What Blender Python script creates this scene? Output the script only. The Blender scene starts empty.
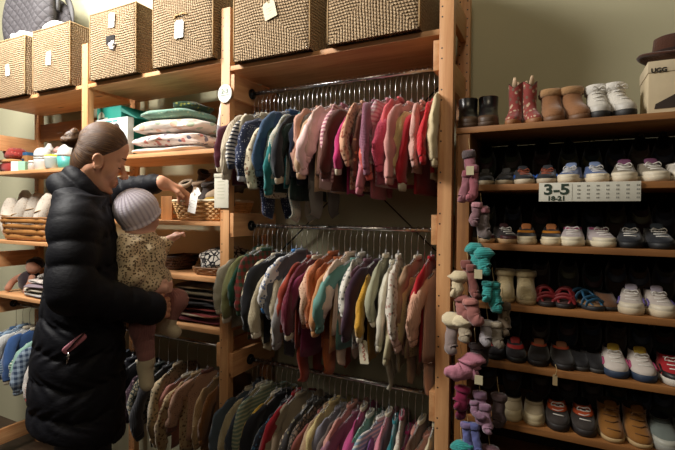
import bpy, bmesh, math, random
import numpy as np
from mathutils import Vector, Matrix, noise
random.seed(7)
SC = bpy.context.scene
COL = SC.collection
# ---------------------------------------------------------------- camera, world, lights, exposure
YAW, PITCH, ROLL, FPX = math.radians(26.5), math.radians(-0.8), 0.0096, 443.0
CAM = Vector((0.317, -1.375, 1.45))
_f = Vector((-math.sin(YAW)*math.cos(PITCH), math.cos(YAW)*math.cos(PITCH), math.sin(PITCH)))
_r0 = Vector((math.cos(YAW), math.sin(YAW), 0)); _u0 = _r0.cross(_f)
CR = _r0*math.cos(ROLL)+_u0*math.sin(ROLL); CU = _u0*math.cos(ROLL)-_r0*math.sin(ROLL)
SHY = 4.3
camd = bpy.data.cameras.new('camera'); cam = bpy.data.objects.new('camera', camd); COL.objects.link(cam)
M = Matrix((CR, CU, -_f)).transposed().to_4x4(); M.translation = CAM
cam.matrix_world = M
camd.sensor_width = 36; camd.lens = FPX/675*36; camd.shift_y = -SHY/675; camd.clip_start = .02
SC.camera = cam
def W(px, py, Y):                                   # point of the plane y=Y seen at a pixel
    d = _f + CR*((px-337.5)/FPX) + CU*((225-SHY-py)/FPX)
    return CAM + d*((Y-CAM.y)/d.y)
def WX(px, Y, h=1.45):                              # x on plane y=Y at height h
    py = 215
    for _ in range(4):
        p = W(px, py, Y); py -= (h-p.z)*FPX/((p-CAM).dot(_f))
    return W(px, py, Y).x
world = bpy.data.worlds.new('world'); SC.world = world; world.use_nodes = True
world.node_tree.nodes['Background'].inputs[0].default_value = (.9, .95, 1, 1)
world.node_tree.nodes['Background'].inputs[1].default_value = 0.014
SC.view_settings.view_transform = 'Standard'; SC.view_settings.look = 'None'
SC.view_settings.gamma = 1; SC.view_settings.use_curve_mapping = False
SC.view_settings.exposure = 0.0
def area(name, loc, target, size, power, color, sy=None):
    l = bpy.data.lights.new(name, 'AREA'); l.energy = power; l.color = color; l.shape = 'RECTANGLE'
    l.size = size; l.size_y = sy or size
    o = bpy.data.objects.new(name, l); COL.objects.link(o); o.location = loc
    o.rotation_euler = (Vector(target)-Vector(loc)).to_track_quat('-Z', 'Y').to_euler()
    return o
area('ceiling_light_panel', (-1.7, -1.15, 2.9), (-1.4, .1, 1.9), .9, 78, (1, .96, .90), .5)
area('wall_wash_light', (-2.35, -.45, 3.1), (-2.2, .36, 2.5), .5, 36, (1, .98, .95), .3)
area('ceiling_lamp_light', (.25, -1.5, 3.1), (.1, .2, 1.4), .5, 9, (1, .84, .60))

area('shop_fill_light', (.3, -2.9, 2.3), (-.3, .2, 1.3), .8, 3.8, (1, .86, .70))

# ---------------------------------------------------------------- materials
def hx(c):
    if isinstance(c, str):
        c = c.lstrip('#'); v = [int(c[i:i+2], 16)/255 for i in (0, 2, 4)]
        return tuple(x/12.92 if x <= .04045 else ((x+.055)/1.055)**2.4 for x in v)
    return c
MATS = {}
class NT:
    def __init__(s, name):
        s.m = bpy.data.materials.new(name); s.m.use_nodes = True; s.t = s.m.node_tree
        s.b = s.t.nodes['Principled BSDF']
    def n(s, typ, **kw):
        x = s.t.nodes.new(typ)
        for k, v in kw.items():
            if k.startswith('_'): setattr(x, k[1:], v)
            else:
                key = int(k[1:]) if k[0] == 'i' and k[1:].isdigit() else k
                x.inputs[key].default_value = v
        return x
    def l(s, a, b): s.t.links.new(a, b)
    def coord(s, scale=(1, 1, 1), which='Object', rot=(0, 0, 0)):
        c = s.n('ShaderNodeTexCoord'); mp = s.n('ShaderNodeMapping'); mp.inputs['Scale'].default_value = scale
        mp.inputs['Rotation'].default_value = rot
        s.l(c.outputs[which], mp.inputs[0]); return mp.outputs[0]
    def mix(s, fac, a, b):
        x = s.n('ShaderNodeMix', _data_type='RGBA')
        for sock, v in ((x.inputs[0], fac), (x.inputs[6], a), (x.inputs[7], b)):
            if isinstance(v, (int, float)): sock.default_value = v
            elif isinstance(v, tuple): sock.default_value = v[:3]+(1,)
            else: s.l(v, sock)
        return x.outputs[2]
    def math(s, op, a, b=0.0, c=None):
        x = s.n('ShaderNodeMath', _operation=op)
        for i, v in enumerate((a, b, c)):
            if v is None: continue
            if isinstance(v, (int, float)): x.inputs[i].default_value = v
            else: s.l(v, x.inputs[i])
        return x.outputs[0]
    def ramp(s, fac, stops):
        x = s.n('ShaderNodeValToRGB'); e = x.color_ramp.elements
        while len(e) > 1: e.remove(e[-1])
        e[0].position = stops[0][0]; e[0].color = tuple(stops[0][1])+(1,)
        for p, c in stops[1:]:
            q = e.new(p); q.color = tuple(c)+(1,)
        s.l(fac, x.inputs[0]); return x.outputs[0]
    def bump(s, h, strength=.3, dist=.002):
        x = s.n('ShaderNodeBump', Strength=strength, Distance=dist); s.l(h, x.inputs['Height'])
        s.l(x.outputs[0], s.b.inputs['Normal'])
def plain(name, c, rough=.6, metal=0, spec=.5, var=.06, coat=0):
    key = ('p', name, c, rough)
    if key in MATS: return MATS[key]
    t = NT(name); c = hx(c)
    nz = t.n('ShaderNodeTexNoise', Scale=35.0, Detail=3.0); t.l(t.coord(), nz.inputs['Vector'])
    dark = tuple(x*(1-var*2) for x in c)
    t.l(t.mix(nz.outputs[0], dark, tuple(min(1, x*(1+var)) for x in c)), t.b.inputs['Base Color'])
    t.b.inputs['Roughness'].default_value = rough; t.b.inputs['Metallic'].default_value = metal
    t.b.inputs['Specular IOR Level'].default_value = spec
    t.b.inputs['Coat Weight'].default_value = coat
    t.bump(nz.outputs[0], .1, .001)
    MATS[key] = t.m; return t.m
def wood(name, c1, c2, axis='x', knots=True, rough=.55):
    key = ('w', name, axis)
    if key in MATS: return MATS[key]
    t = NT(name); c1, c2 = hx(c1), hx(c2)
    sc = {'x': (1.2, 14, 14), 'y': (14, 1.2, 14), 'z': (14, 14, 1.2)}[axis]
    nz = t.n('ShaderNodeTexNoise', Scale=2.2, Detail=6.0, Roughness=.6, Distortion=.6); t.l(t.coord(sc), nz.inputs['Vector'])
    nf = t.n('ShaderNodeTexNoise', Scale=9.0, Detail=4.0); t.l(t.coord(sc), nf.inputs['Vector'])
    m = t.math('ADD', t.math('MULTIPLY', nz.outputs[0], .75), t.math('MULTIPLY', nf.outputs[0], .25))
    col = t.ramp(m, [(.3, c2), (.5, tuple((a+b)/2 for a, b in zip(c1, c2))), (.68, c1)])
    if knots:
        ks = {'x': (1.6, 5, 5), 'y': (5, 1.6, 5), 'z': (5, 5, 1.6)}[axis]
        v = t.n('ShaderNodeTexVoronoi', Scale=1.7); t.l(t.coord(ks), v.inputs['Vector'])
        k = t.ramp(v.outputs['Distance'], [(.04, (1, 1, 1)), (.1, (0, 0, 0))])
        col = t.mix(k, col, tuple(x*.45 for x in c2))
    t.l(col, t.b.inputs['Base Color']); t.b.inputs['Roughness'].default_value = rough
    t.bump(m, .15, .001); MATS[key] = t.m; return t.m
def fabric(c, kind='plain', c2=(1, 1, 1), scale=1.0, rough=.9, c3=None):
    key = ('f', c, kind, c2, scale)
    if key in MATS: return MATS[key]
    t = NT('fabric_'+kind); a, b = hx(c), hx(c2); cc = hx(c3) if c3 else tuple(x*.3 for x in b)
    co = t.coord()
    base = a
    nz = t.n('ShaderNodeTexNoise', Scale=60.0, Detail=3.0); t.l(co, nz.inputs['Vector'])
    sep = t.n('ShaderNodeSeparateXYZ'); t.l(co, sep.inputs[0])
    h = nz.outputs[0]
    if kind == 'stripe':
        s = t.math('GREATER_THAN', t.math('FRACT', t.math('MULTIPLY', sep.outputs[2], 70*scale)), .55)
        base = t.mix(s, a, b)
    elif kind == 'plaid':
        s1 = t.math('GREATER_THAN', t.math('FRACT', t.math('MULTIPLY', sep.outputs[2], 38*scale)), .5)
        s2 = t.math('GREATER_THAN', t.math('FRACT', t.math('MULTIPLY', sep.outputs[1], 38*scale)), .5)
        base = t.mix(t.math('MULTIPLY', t.math('ADD', s1, s2), .5), a, b)
    elif kind == 'dots':
        v = t.n('ShaderNodeTexVoronoi', Scale=110*scale, Randomness=.5); t.l(co, v.inputs['Vector'])
        base = t.mix(t.math('MULTIPLY', t.math('LESS_THAN', v.outputs['Distance'], .27), .75), a, b)
    elif kind == 'print':
        v = t.n('ShaderNodeTexVoronoi', Scale=75*scale); t.l(co, v.inputs['Vector'])
        sc = t.n('ShaderNodeSeparateColor'); t.l(v.outputs['Color'], sc.inputs[0])
        m = t.mix(t.math('GREATER_THAN', sc.outputs[0], .5), b, cc)
        base = t.mix(t.math('MULTIPLY', t.math('LESS_THAN', v.outputs['Distance'], .36), .8), a, m)
    elif kind == 'leopard':
        v = t.n('ShaderNodeTexVoronoi', Scale=62*scale); t.l(co, v.inputs['Vector'])
        n2 = t.n('ShaderNodeTexNoise', Scale=70*scale); t.l(co, n2.inputs['Vector'])
        r = t.math('ADD', v.outputs['Distance'], t.math('MULTIPLY', n2.outputs[0], .35))
        ring = t.ramp(r, [(.30, b), (.40, cc), (.55, cc), (.60, a)])
        base = ring
    elif kind == 'spots':
        v = t.n('ShaderNodeTexVoronoi', Scale=55*scale, _feature='DISTANCE_TO_EDGE'); t.l(co, v.inputs['Vector'])
        base = t.mix(t.math('GREATER_THAN', v.outputs['Distance'], .12), b, a)
    elif kind == 'rib':
        w = t.math('SINE', t.math('MULTIPLY', sep.outputs[1], 900*scale)); h = w
    elif kind == 'knit':
        w = t.math('SINE', t.math('MULTIPLY', sep.outputs[2], 1300*scale))
        h = t.math('ADD', w, t.math('SINE', t.math('MULTIPLY', sep.outputs[1], 1300*scale)))
    elif kind == 'fuzzy':
        n2 = t.n('ShaderNodeTexNoise', Scale=220.0, Detail=4.0); t.l(co, n2.inputs['Vector']); h = n2.outputs[0]
    n3 = t.n('ShaderNodeTexNoise', Scale=18.0, Detail=2.0); t.l(co, n3.inputs['Vector'])
    w = t.mix(t.ramp(n3.outputs[0], [(.3, (0, 0, 0)), (.7, (1, 1, 1))]), (.82, .82, .82), (1, 1, 1))
    mm = t.n('ShaderNodeMix', _data_type='RGBA', _blend_type='MULTIPLY'); mm.inputs[0].default_value = 1
    if isinstance(base, tuple): mm.inputs[6].default_value = base+(1,)
    else: t.l(base, mm.inputs[6])
    t.l(w, mm.inputs[7]); t.l(mm.outputs[2], t.b.inputs['Base Color'])
    t.b.inputs['Roughness'].default_value = rough; t.b.inputs['Specular IOR Level'].default_value = .2
    t.b.inputs['Sheen Weight'].default_value = .25; t.b.inputs['Sheen Roughness'].default_value = .5
    t.bump(h, .8 if kind == 'fuzzy' else .35, .002)
    MATS[key] = t.m; return t.m

# ---------------------------------------------------------------- mesh helpers
def link(name, bm, mat, parent=None, smooth=True):
    me = bpy.data.meshes.new(name)
    bmesh.ops.recalc_face_normals(bm, faces=bm.faces)
    bm.to_mesh(me); bm.free()
    if smooth: me.shade_smooth()
    for m in (mat if isinstance(mat, (list, tuple)) else [mat]): me.materials.append(m)
    o = bpy.data.objects.new(name, me); COL.objects.link(o)
    if parent: o.parent = parent
    return o
def flat(o, ang=35):
    me = o.data; me.set_sharp_from_angle(angle=math.radians(ang)); return o
def thing(name, label, cat, loc=(0, 0, 0), rz=0, group=None):
    o = bpy.data.objects.new(name, None); COL.objects.link(o); o.empty_display_size = .02
    o.location = loc; o.rotation_euler = (0, 0, rz); o['label'] = label; o['category'] = cat
    if group: o['group'] = group
    return o
def tag(o, label, cat, group=None):
    o['label'] = label; o['category'] = cat
    if group: o['group'] = group
    return o
def struct(o): o['kind'] = 'structure'; return o
def box(bm, x0, x1, y0, y1, z0, z1, bev=0, mi=0):
    vs = [bm.verts.new(p) for p in ((x0, y0, z0), (x1, y0, z0), (x1, y1, z0), (x0, y1, z0), (x0, y0, z1), (x1, y0, z1), (x1, y1, z1), (x0, y1, z1))]
    fs = [bm.faces.new([vs[i] for i in q]) for q in ((0, 3, 2, 1), (4, 5, 6, 7), (0, 1, 5, 4), (1, 2, 6, 5), (2, 3, 7, 6), (3, 0, 4, 7))]
    for f in fs: f.material_index = mi
    if bev:
        es = list({e for f in fs for e in f.edges})
        bmesh.ops.bevel(bm, geom=es, offset=bev, segments=2, affect='EDGES', profile=.6)
    return vs
def boxo(name, x0, x1, y0, y1, z0, z1, mat, parent=None, bev=.002, origin=None):
    bm = bmesh.new(); box(bm, x0, x1, y0, y1, z0, z1, bev); return flat(link(name, bm, mat, parent))
def loft(bm, rings, cap0=True, cap1=True, closed=True, mi=0):
    R = [[bm.verts.new(p) for p in r] for r in rings]; n = len(R[0]); out = []
    for a, b in zip(R, R[1:]):
        for i in range(n if closed else n-1):
            j = (i+1) % n
            f = bm.faces.new((a[i], a[j], b[j], b[i])); f.material_index = mi; out.append(f)
    if cap0: f = bm.faces.new(R[0][::-1]); f.material_index = mi
    if cap1: f = bm.faces.new(R[-1]); f.material_index = mi
    return R
def catmull(P, n=4):
    P = [Vector(p) for p in P]; out = []
    for i in range(len(P)-1):
        p0 = P[max(i-1, 0)]; p1 = P[i]; p2 = P[i+1]; p3 = P[min(i+2, len(P)-1)]
        for k in range(n):
            t = k/n
            out.append(.5*((2*p1)+(p2-p0)*t+(2*p0-5*p1+4*p2-p3)*t*t+(3*p1-p0-3*p2+p3)*t**3))
    out.append(P[-1]); return out
def lerps(vals, n):
    out = []
    for i in range(len(vals)-1):
        for k in range(n): out.append(vals[i]+(vals[i+1]-vals[i])*k/n)
    out.append(vals[-1]); return out
def tube(bm, pts, ra, rb=None, seg=8, ref=(1, 0, 0), wob=0, seed=0, mi=0, cap=True, rnd=False):
    rb = rb or ra; n = len(pts)
    if not hasattr(ra, '__len__'): ra = [ra]*n
    if not hasattr(rb, '__len__'): rb = [rb]*n
    rings = []; ref = Vector(ref)
    for i, p in enumerate(pts):
        p = Vector(p); t = (Vector(pts[min(i+1, n-1)])-Vector(pts[max(i-1, 0)])).normalized()
        b = (ref-t*ref.dot(t)).normalized(); a = t.cross(b)
        ring = []
        for k in range(seg):
            th = 2*math.pi*k/seg; s = 1
            if wob: s = 1+wob*noise.noise(Vector((math.cos(th)*1.3+seed, math.sin(th)*1.3, i*.35+seed*2.1)))
            ring.append(p+a*(math.cos(th)*ra[i]*s)+b*(math.sin(th)*rb[i]*s))
        rings.append(ring)
    if rnd:
        c0 = Vector(pts[0]); c1 = Vector(pts[-1]); t0 = (c0-Vector(pts[1])).normalized(); t1 = (c1-Vector(pts[-2])).normalized()
        r0 = [c0+(q-c0)*.6+t0*min(ra[0], rb[0])*.7 for q in rings[0]]; r1 = [c1+(q-c1)*.6+t1*min(ra[-1], rb[-1])*.7 for q in rings[-1]]
        rings = [r0]+rings+[r1]
    loft(bm, rings, cap, cap, mi=mi)
def sgp(v, e): return math.copysign(abs(v)**e, v)
def blob(bm, c, size, e=.5, e2=None, wob=0, seed=0, nu=24, nv=14, fold=0, rot=0, mi=0):
    e2 = e2 or e; rings = []; cs, sn = math.cos(rot), math.sin(rot)
    for j in range(1, nv):
        v = -math.pi/2+math.pi*j/nv; ring = []
        for i in range(nu):
            u = 2*math.pi*i/nu
            x = sgp(math.cos(v), e2)*sgp(math.cos(u), e); y = sgp(math.cos(v), e2)*sgp(math.sin(u), e); z = sgp(math.sin(v), e2)
            s = 1+wob*noise.noise(Vector((x*1.5+seed, y*1.5, z*1.5+seed)))+fold*math.sin(z*9+x*2+seed)*.5
            X, Y_ = size[0]*x*s, size[1]*y*s
            ring.append((c[0]+X*cs-Y_*sn, c[1]+X*sn+Y_*cs, c[2]+size[2]*z*(1+wob*noise.noise(Vector((x*2+seed, y*2, seed))))))
        rings.append(ring)
    loft(bm, rings, mi=mi)
def text(name, body, loc, size, mat, parent, rot=(math.pi/2, 0, 0), bold=0, extrude=.0004, align='CENTER', shear=0, sx=1):
    c = bpy.data.curves.new(name, 'FONT'); c.body = body; c.size = size; c.extrude = extrude; c.offset = bold
    c.align_x = align; c.align_y = 'CENTER'; c.shear = shear
    o = bpy.data.objects.new(name, c); COL.objects.link(o)
    dg = bpy.context.evaluated_depsgraph_get(); me = bpy.data.meshes.new_from_object(o.evaluated_get(dg))
    bpy.data.objects.remove(o); me.materials.clear(); me.materials.append(mat)
    o = bpy.data.objects.new(name, me); COL.objects.link(o)
    o.location = loc; o.rotation_euler = rot; o.scale = (sx, 1, 1)
    if parent: o.parent = parent
    return o

# ---------------------------------------------------------------- distance-field modelling for soft bodies
class Field:
    def __init__(s, lo, hi, res):
        s.lo = np.array(lo, dtype=np.float32); s.res = res
        s.n = np.ceil((np.array(hi)-np.array(lo))/res).astype(int)+1
        s.d = np.full(tuple(s.n), .5, dtype=np.float32)
    def sl(s, lo, hi, pad):
        a = np.maximum(np.floor((np.array(lo)-pad-s.lo)/s.res).astype(int), 0)
        b = np.minimum(np.ceil((np.array(hi)+pad-s.lo)/s.res).astype(int)+1, s.n)
        if (b <= a).any(): return None
        g = [s.lo[i]+np.arange(a[i], b[i], dtype=np.float32)*s.res for i in range(3)]
        return (slice(a[0], b[0]), slice(a[1], b[1]), slice(a[2], b[2])), np.meshgrid(*g, indexing='ij')
    def comb(s, sl, d, k, sub=False):
        a = s.d[sl]
        if sub:
            h = np.maximum(k-np.abs(a+d), 0)/k; s.d[sl] = np.maximum(a, -d)+h*h*k*.25
        else:
            h = np.maximum(k-np.abs(a-d), 0)/k; s.d[sl] = np.minimum(a, d)-h*h*k*.25
    def cap(s, p0, p1, r0, r1=None, k=.015, sub=False, puff=0, npuff=0, ph=0, flat=None):
        r1 = r0 if r1 is None else r1
        p0 = np.array(p0); p1 = np.array(p1); rm = max(r0, r1)+puff
        q = s.sl(np.minimum(p0, p1)-rm, np.maximum(p0, p1)+rm, k+3*s.res+.01)
        if q is None: return
        sl, (X, Y, Z) = q; v = p1-p0; L = float(v@v)+1e-9
        t = np.clip(((X-p0[0])*v[0]+(Y-p0[1])*v[1]+(Z-p0[2])*v[2])/L, 0, 1)
        dd = np.sqrt((X-p0[0]-t*v[0])**2+(Y-p0[1]-t*v[1])**2+(Z-p0[2]-t*v[2])**2)
        r = r0+(r1-r0)*t
        if npuff: r = r+puff*(np.abs(np.sin(np.pi*(t*npuff+ph)))**.6-.5)
        s.comb(sl, dd-r, k, sub)
    def ell(s, c, r, ax=None, k=.015, sub=False):
        c = np.array(c); r = np.array(r); rm = float(r.max())
        q = s.sl(c-rm, c+rm, k+3*s.res+.01)
        if q is None: return
        sl, (X, Y, Z) = q; P = [X-c[0], Y-c[1], Z-c[2]]
        if ax is not None: P = [P[0]*a[0]+P[1]*a[1]+P[2]*a[2] for a in ax]
        k0 = np.sqrt(sum((P[i]/r[i])**2 for i in range(3))); k1 = np.sqrt(sum((P[i]/r[i]**2)**2 for i in range(3)))+1e-6
        s.comb(sl, k0*(k0-1)/k1, k, sub)
    def cut(s, p, n):                                  # keep the side the normal points to
        X, Y, Z = np.meshgrid(*[s.lo[i]+np.arange(s.n[i], dtype=np.float32)*s.res for i in range(3)], indexing='ij')
        s.d = np.maximum(s.d, -((X-p[0])*n[0]+(Y-p[1])*n[1]+(Z-p[2])*n[2]))
    def mesh(s, name, mat, parent=None, smooth=0):
        d = s.d; d[0] = d[-1] = .1; d[:, 0] = d[:, -1] = .1; d[:, :, 0] = d[:, :, -1] = .1
        ins = d < 0; nx, ny, nz = d.shape
        c = np.zeros((nx-1, ny-1, nz-1), dtype=np.int8)
        for i in (0, 1):
            for j in (0, 1):
                for l in (0, 1): c += ins[i:nx-1+i, j:ny-1+j, l:nz-1+l]
        act = (c > 0) & (c < 8); idx = -np.ones(act.shape, dtype=np.int64); I = np.argwhere(act); idx[act] = np.arange(len(I))
        acc = np.zeros((len(I), 3)); cnt = np.zeros(len(I))
        corners = [(i, j, l) for i in (0, 1) for j in (0, 1) for l in (0, 1)]
        for a in corners:
            for ax in range(3):
                if a[ax]: continue
                b = list(a); b[ax] = 1
                da = d[I[:, 0]+a[0], I[:, 1]+a[1], I[:, 2]+a[2]]; db = d[I[:, 0]+b[0], I[:, 1]+b[1], I[:, 2]+b[2]]
                m = (da < 0) != (db < 0); t = np.where(m, da/(da-db+1e-12), 0)
                p = np.array(a, dtype=float)[None].repeat(len(I), 0); p[:, ax] += t
                acc[m] += p[m]; cnt[m] += 1
        V = (acc/cnt[:, None]+I)*s.res+s.lo
        F = []
        for ax in range(3):
            o = [1, 1, 1]; o[ax] = 0
            hi = [nx-1, ny-1, nz-1]
            A = ins[1:nx-1, 1:ny-1, 1:nz-1] if False else None
            sl0 = [slice(1, nx-1), slice(1, ny-1), slice(1, nz-1)]; sl0[ax] = slice(0, d.shape[ax]-1)
            sl1 = list(sl0); sl1[ax] = slice(1, d.shape[ax])
            a = ins[tuple(sl0)]; b = ins[tuple(sl1)]; E = np.argwhere(a != b); st = np.array([sl0[i].start for i in range(3)])
            fl = a[tuple(E.T)]; E = E+st
            u, v = [(1, 2), (2, 0), (0, 1)][ax]
            q = []
            for du, dv in ((-1, -1), (0, -1), (0, 0), (-1, 0)):
                K = E.copy(); K[:, u] += du; K[:, v] += dv; q.append(idx[K[:, 0], K[:, 1], K[:, 2]])
            q = np.stack(q, 1); q[~fl] = q[~fl][:, ::-1]; F.append(q)
        F = np.concatenate(F)
        for _ in range(smooth):
            sm = np.zeros_like(V); ct = np.zeros(len(V))
            for i in range(4):
                np.add.at(sm, F[:, i], V[F[:, (i+1) % 4]]+V[F[:, (i-1) % 4]]); np.add.at(ct, F[:, i], 2)
            V = V*.5+sm/ct[:, None]*.5
        me = bpy.data.meshes.new(name); me.vertices.add(len(V)); me.vertices.foreach_set('co', V.astype(np.float32).ravel())
        me.loops.add(len(F)*4); me.loops.foreach_set('vertex_index', F.ravel().astype(np.int32)); me.polygons.add(len(F))
        me.polygons.foreach_set('loop_start', np.arange(0, len(F)*4, 4, dtype=np.int32))
        me.update(calc_edges=True); me.validate(); me.shade_smooth()
        for m in (mat if isinstance(mat, (list, tuple)) else [mat]): me.materials.append(m)
        o = bpy.data.objects.new(name, me); COL.objects.link(o)
        if parent:
            o.parent = parent; o.location = -parent.location        # parents of field meshes are unrotated
        return o
# ---------------------------------------------------------------- the room
wall_m = plain('painted_plaster', (.52, .52, .42), .85, var=.03)
def wall_paint():
    t = NT('sage_plaster'); c = t.coord()
    n = t.n('ShaderNodeTexNoise', Scale=1.6, Detail=5.0); t.l(c, n.inputs['Vector'])
    n2 = t.n('ShaderNodeTexNoise', Scale=90.0, Detail=3.0); t.l(c, n2.inputs['Vector'])
    t.l(t.mix(n.outputs[0], hx('#aca788'), hx('#c2bd9e')), t.b.inputs['Base Color']); t.b.inputs['Roughness'].default_value = .85
    t.bump(n2.outputs[0], .15, .002); return t.m
wall_m = wall_paint()
floor_m = wood('floorboards', '#4e3a28', '#32241a', 'x')
ceil_m = plain('ceiling_paint', '#8c887c', .9)  # unseen ceiling, toned down to reduce bounced light
RX0, RX1, RY0, RY1, RZ = -3.5, 2.2, -3.6, .36, 3.2
def slab(name, x0, x1, y0, y1, z0, z1, m): return struct(boxo(name, x0, x1, y0, y1, z0, z1, m, bev=0))
slab('floor', RX0-.1, RX1+.1, RY0-.1, RY1+.1, -.1, 0, floor_m)
slab('ceiling', RX0-.1, RX1+.1, RY0-.1, RY1+.1, RZ, RZ+.1, ceil_m)
slab('wall_back', RX0-.1, RX1+.1, RY1, RY1+.1, 0, RZ, wall_m)
dim_m = plain('low_bounce_wall', '#5c574c', .9)  # unseen walls, colour darkened to cut the light they bounce back
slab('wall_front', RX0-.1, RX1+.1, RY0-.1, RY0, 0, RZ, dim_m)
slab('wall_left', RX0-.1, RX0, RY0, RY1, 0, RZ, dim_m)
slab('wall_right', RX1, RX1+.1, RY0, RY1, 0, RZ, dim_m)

PINE1, PINE2 = '#e2b07c', '#bb7d4c'
pine = {a: wood('pine_'+a, PINE1, PINE2, a) for a in 'xyz'}
oak = {a: wood('rack_wood_'+a, '#a06c3a', '#744a26', a, False) for a in 'xyz'}
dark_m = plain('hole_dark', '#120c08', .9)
chrome = plain('polished_steel', '#c9c9c9', .22, 1.0)
black_metal = plain('black_metal', '#1c1c1c', .45, .6)
white_card = plain('white_card', '#e9e7df', .8)

def post_wood(front):                               # pine with drilled peg holes
    t = NT('drilled_pine'); c1, c2 = hx(PINE1), hx(PINE2)
    nz = t.n('ShaderNodeTexNoise', Scale=2.2, Detail=6.0, Roughness=.6, Distortion=.6); t.l(t.coord((14, 14, 1.2)), nz.inputs['Vector'])
    col = t.ramp(nz.outputs[0], [(.3, c2), (.7, c1)])
    sp = t.n('ShaderNodeSeparateXYZ'); t.l(t.coord(), sp.inputs[0])
    zz = t.math('MULTIPLY', t.math('SUBTRACT', t.math('FRACT', t.math('DIVIDE', sp.outputs[2], .032)), .5), .032)
    ax = t.math('ABSOLUTE', sp.outputs[0]) if not front else t.math('MULTIPLY', sp.outputs[0], -1)
    dx = t.math('SUBTRACT', ax, .013)
    r = t.math('SQRT', t.math('ADD', t.math('POWER', dx, 2), t.math('POWER', zz, 2)))
    hole = t.math('LESS_THAN', r, .0027)
    if front:
        hole = t.math('MULTIPLY', hole, t.math('LESS_THAN', t.math('FRACT', t.math('DIVIDE', sp.outputs[2], .128)), .5))
    t.l(t.mix(hole, col, hx('#120c08')), t.b.inputs['Base Color']); t.b.inputs['Roughness'].default_value = .5
    return t.m
post_m = [post_wood(False), post_wood(True)]
# ---- shelf unit of four side frames, shelves and boards (bolted together: each shelf and each side frame is a thing)
PX = [0, -.87, -1.74, -2.61]
side_names = ['beside the shoe rack', 'between middle clothes and basket shelves', 'behind the woman by the diaper boxes', 'at the far left end']
for i, x in enumerate(PX):
    t = thing('shelf_side_frame', 'tall pine ladder frame with peg holes '+side_names[i], 'shelf frame', (x, 0, 0), 0, 'pine side frames')
    for y0, y1 in ((0, .032), (.268, .30)):
        boxo('post', -.022, .022, y0, y1, 0, 2.262, post_m[y0 == 0], t, .0015)
    for z in (.12, .62, 1.17, 1.85, 2.12):
        if z > 1.8 and i in (0, 1) and z < 2: z = 1.90
        boxo('crosspiece', -.010, .010, .032, .268, z-.045, z+.045, pine['y'], t, .001)
def shelf(x0, x1, top, label, th=.018, y0=0.002, y1=.298):
    bm = bmesh.new(); box(bm, x0, x1, y0, y1, top-th, top, .0015)
    o = flat(link('shelf_board', bm, pine['x'])); return tag(o, label, 'shelf')
SH = {}
def bay(i): return PX[i+1]+.023, PX[i]-.023
a, b = bay(0); shelf(a, b, 2.03, 'pine shelf board over the middle clothes rails, carrying two woven storage boxes')
a, b = bay(1)
for z, l in ((2.066, 'pine shelf board carrying woven boxes behind the woman'), (1.712, 'pine shelf board under the stack of folded blankets'),
             (1.417, 'pine shelf board under the wicker basket the woman reaches into'), (1.188, 'pine shelf board under the black and white spotted cushion'),
             (.978, 'pine shelf board with folded dark cloths above the left clothes rail')):
    shelf(a, b, z, l)
a, b = bay(2)
for z, l in ((2.066, 'pine shelf board at the far left carrying woven boxes'), (1.672, 'pine shelf board holding the white potty and small boxes'),
             (1.288, 'pine shelf board under the brown basket of rolled cloths'), (.985, 'pine shelf board under small folded baby clothes at far left')):
    shelf(a, b, z, l)
# back planks
for (x0, x1), lab in ((bay(2), 'brown back plank behind the potty shelf'), (bay(1), 'brown back plank behind the folded blankets')):
    bm = bmesh.new(); box(bm, x0, x1, .275, .293, 1.885, 1.99, .001)
    tag(flat(link('back_plank', bm, oak['x'])), lab, 'plank')
# rails and their side boards
def rail(i, z, Y, label, xa=None):
    x0, x1 = bay(i)
    if xa: x0 = xa
    t = thing('clothes_rail', label, 'rail', ((x0+x1)/2, Y, z))
    hw = (x1-x0)/2
    bm = bmesh.new(); tube(bm, [(-hw+.02, 0, 0), (hw-.02, 0, 0)], .008, seg=16, ref=(0, 0, 1)); link('rod', bm, chrome, t)
    for s in (-1, 1):
        bm = bmesh.new(); tube(bm, [(s*(hw-.024), 0, 0), (s*(hw-.017), 0, 0)], .021, seg=20, ref=(0, 0, 1)); link('end_socket', bm, black_metal, t)
        b = boxo('side_board', min(s*(hw-.018), s*hw), max(s*(hw-.018), s*hw), .004-Y, .296-Y, -.042, .052, pine['y'], t, .001)
    return t
RY = .115
rail(0, 1.945, RY, 'upper chrome clothes rail under the middle woven storage boxes')
rail(0, 1.40, RY, 'middle chrome clothes rail between the two tall pine posts')
rail(0, .842, RY, 'lowest chrome clothes rail in the middle bay')
rail(1, .875, RY, 'chrome clothes rail below the cushion shelf beside the woman')
rail(2, .905, RY, 'chrome clothes rail at the far left behind the woman')
# black metal cross brace on the back of the middle bay
bm = bmesh.new()
tube(bm, [(-.84, .305, 2.0), (-.03, .305, 1.25)], .002, .008, 6, (0, 1, 0)); tube(bm, [(-.84, .309, 1.25), (-.03, .309, 2.0)], .002, .008, 6, (0, 1, 0))
tag(link('cross_brace', bm, black_metal), 'black metal cross brace behind the middle clothes rails', 'brace')

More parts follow.
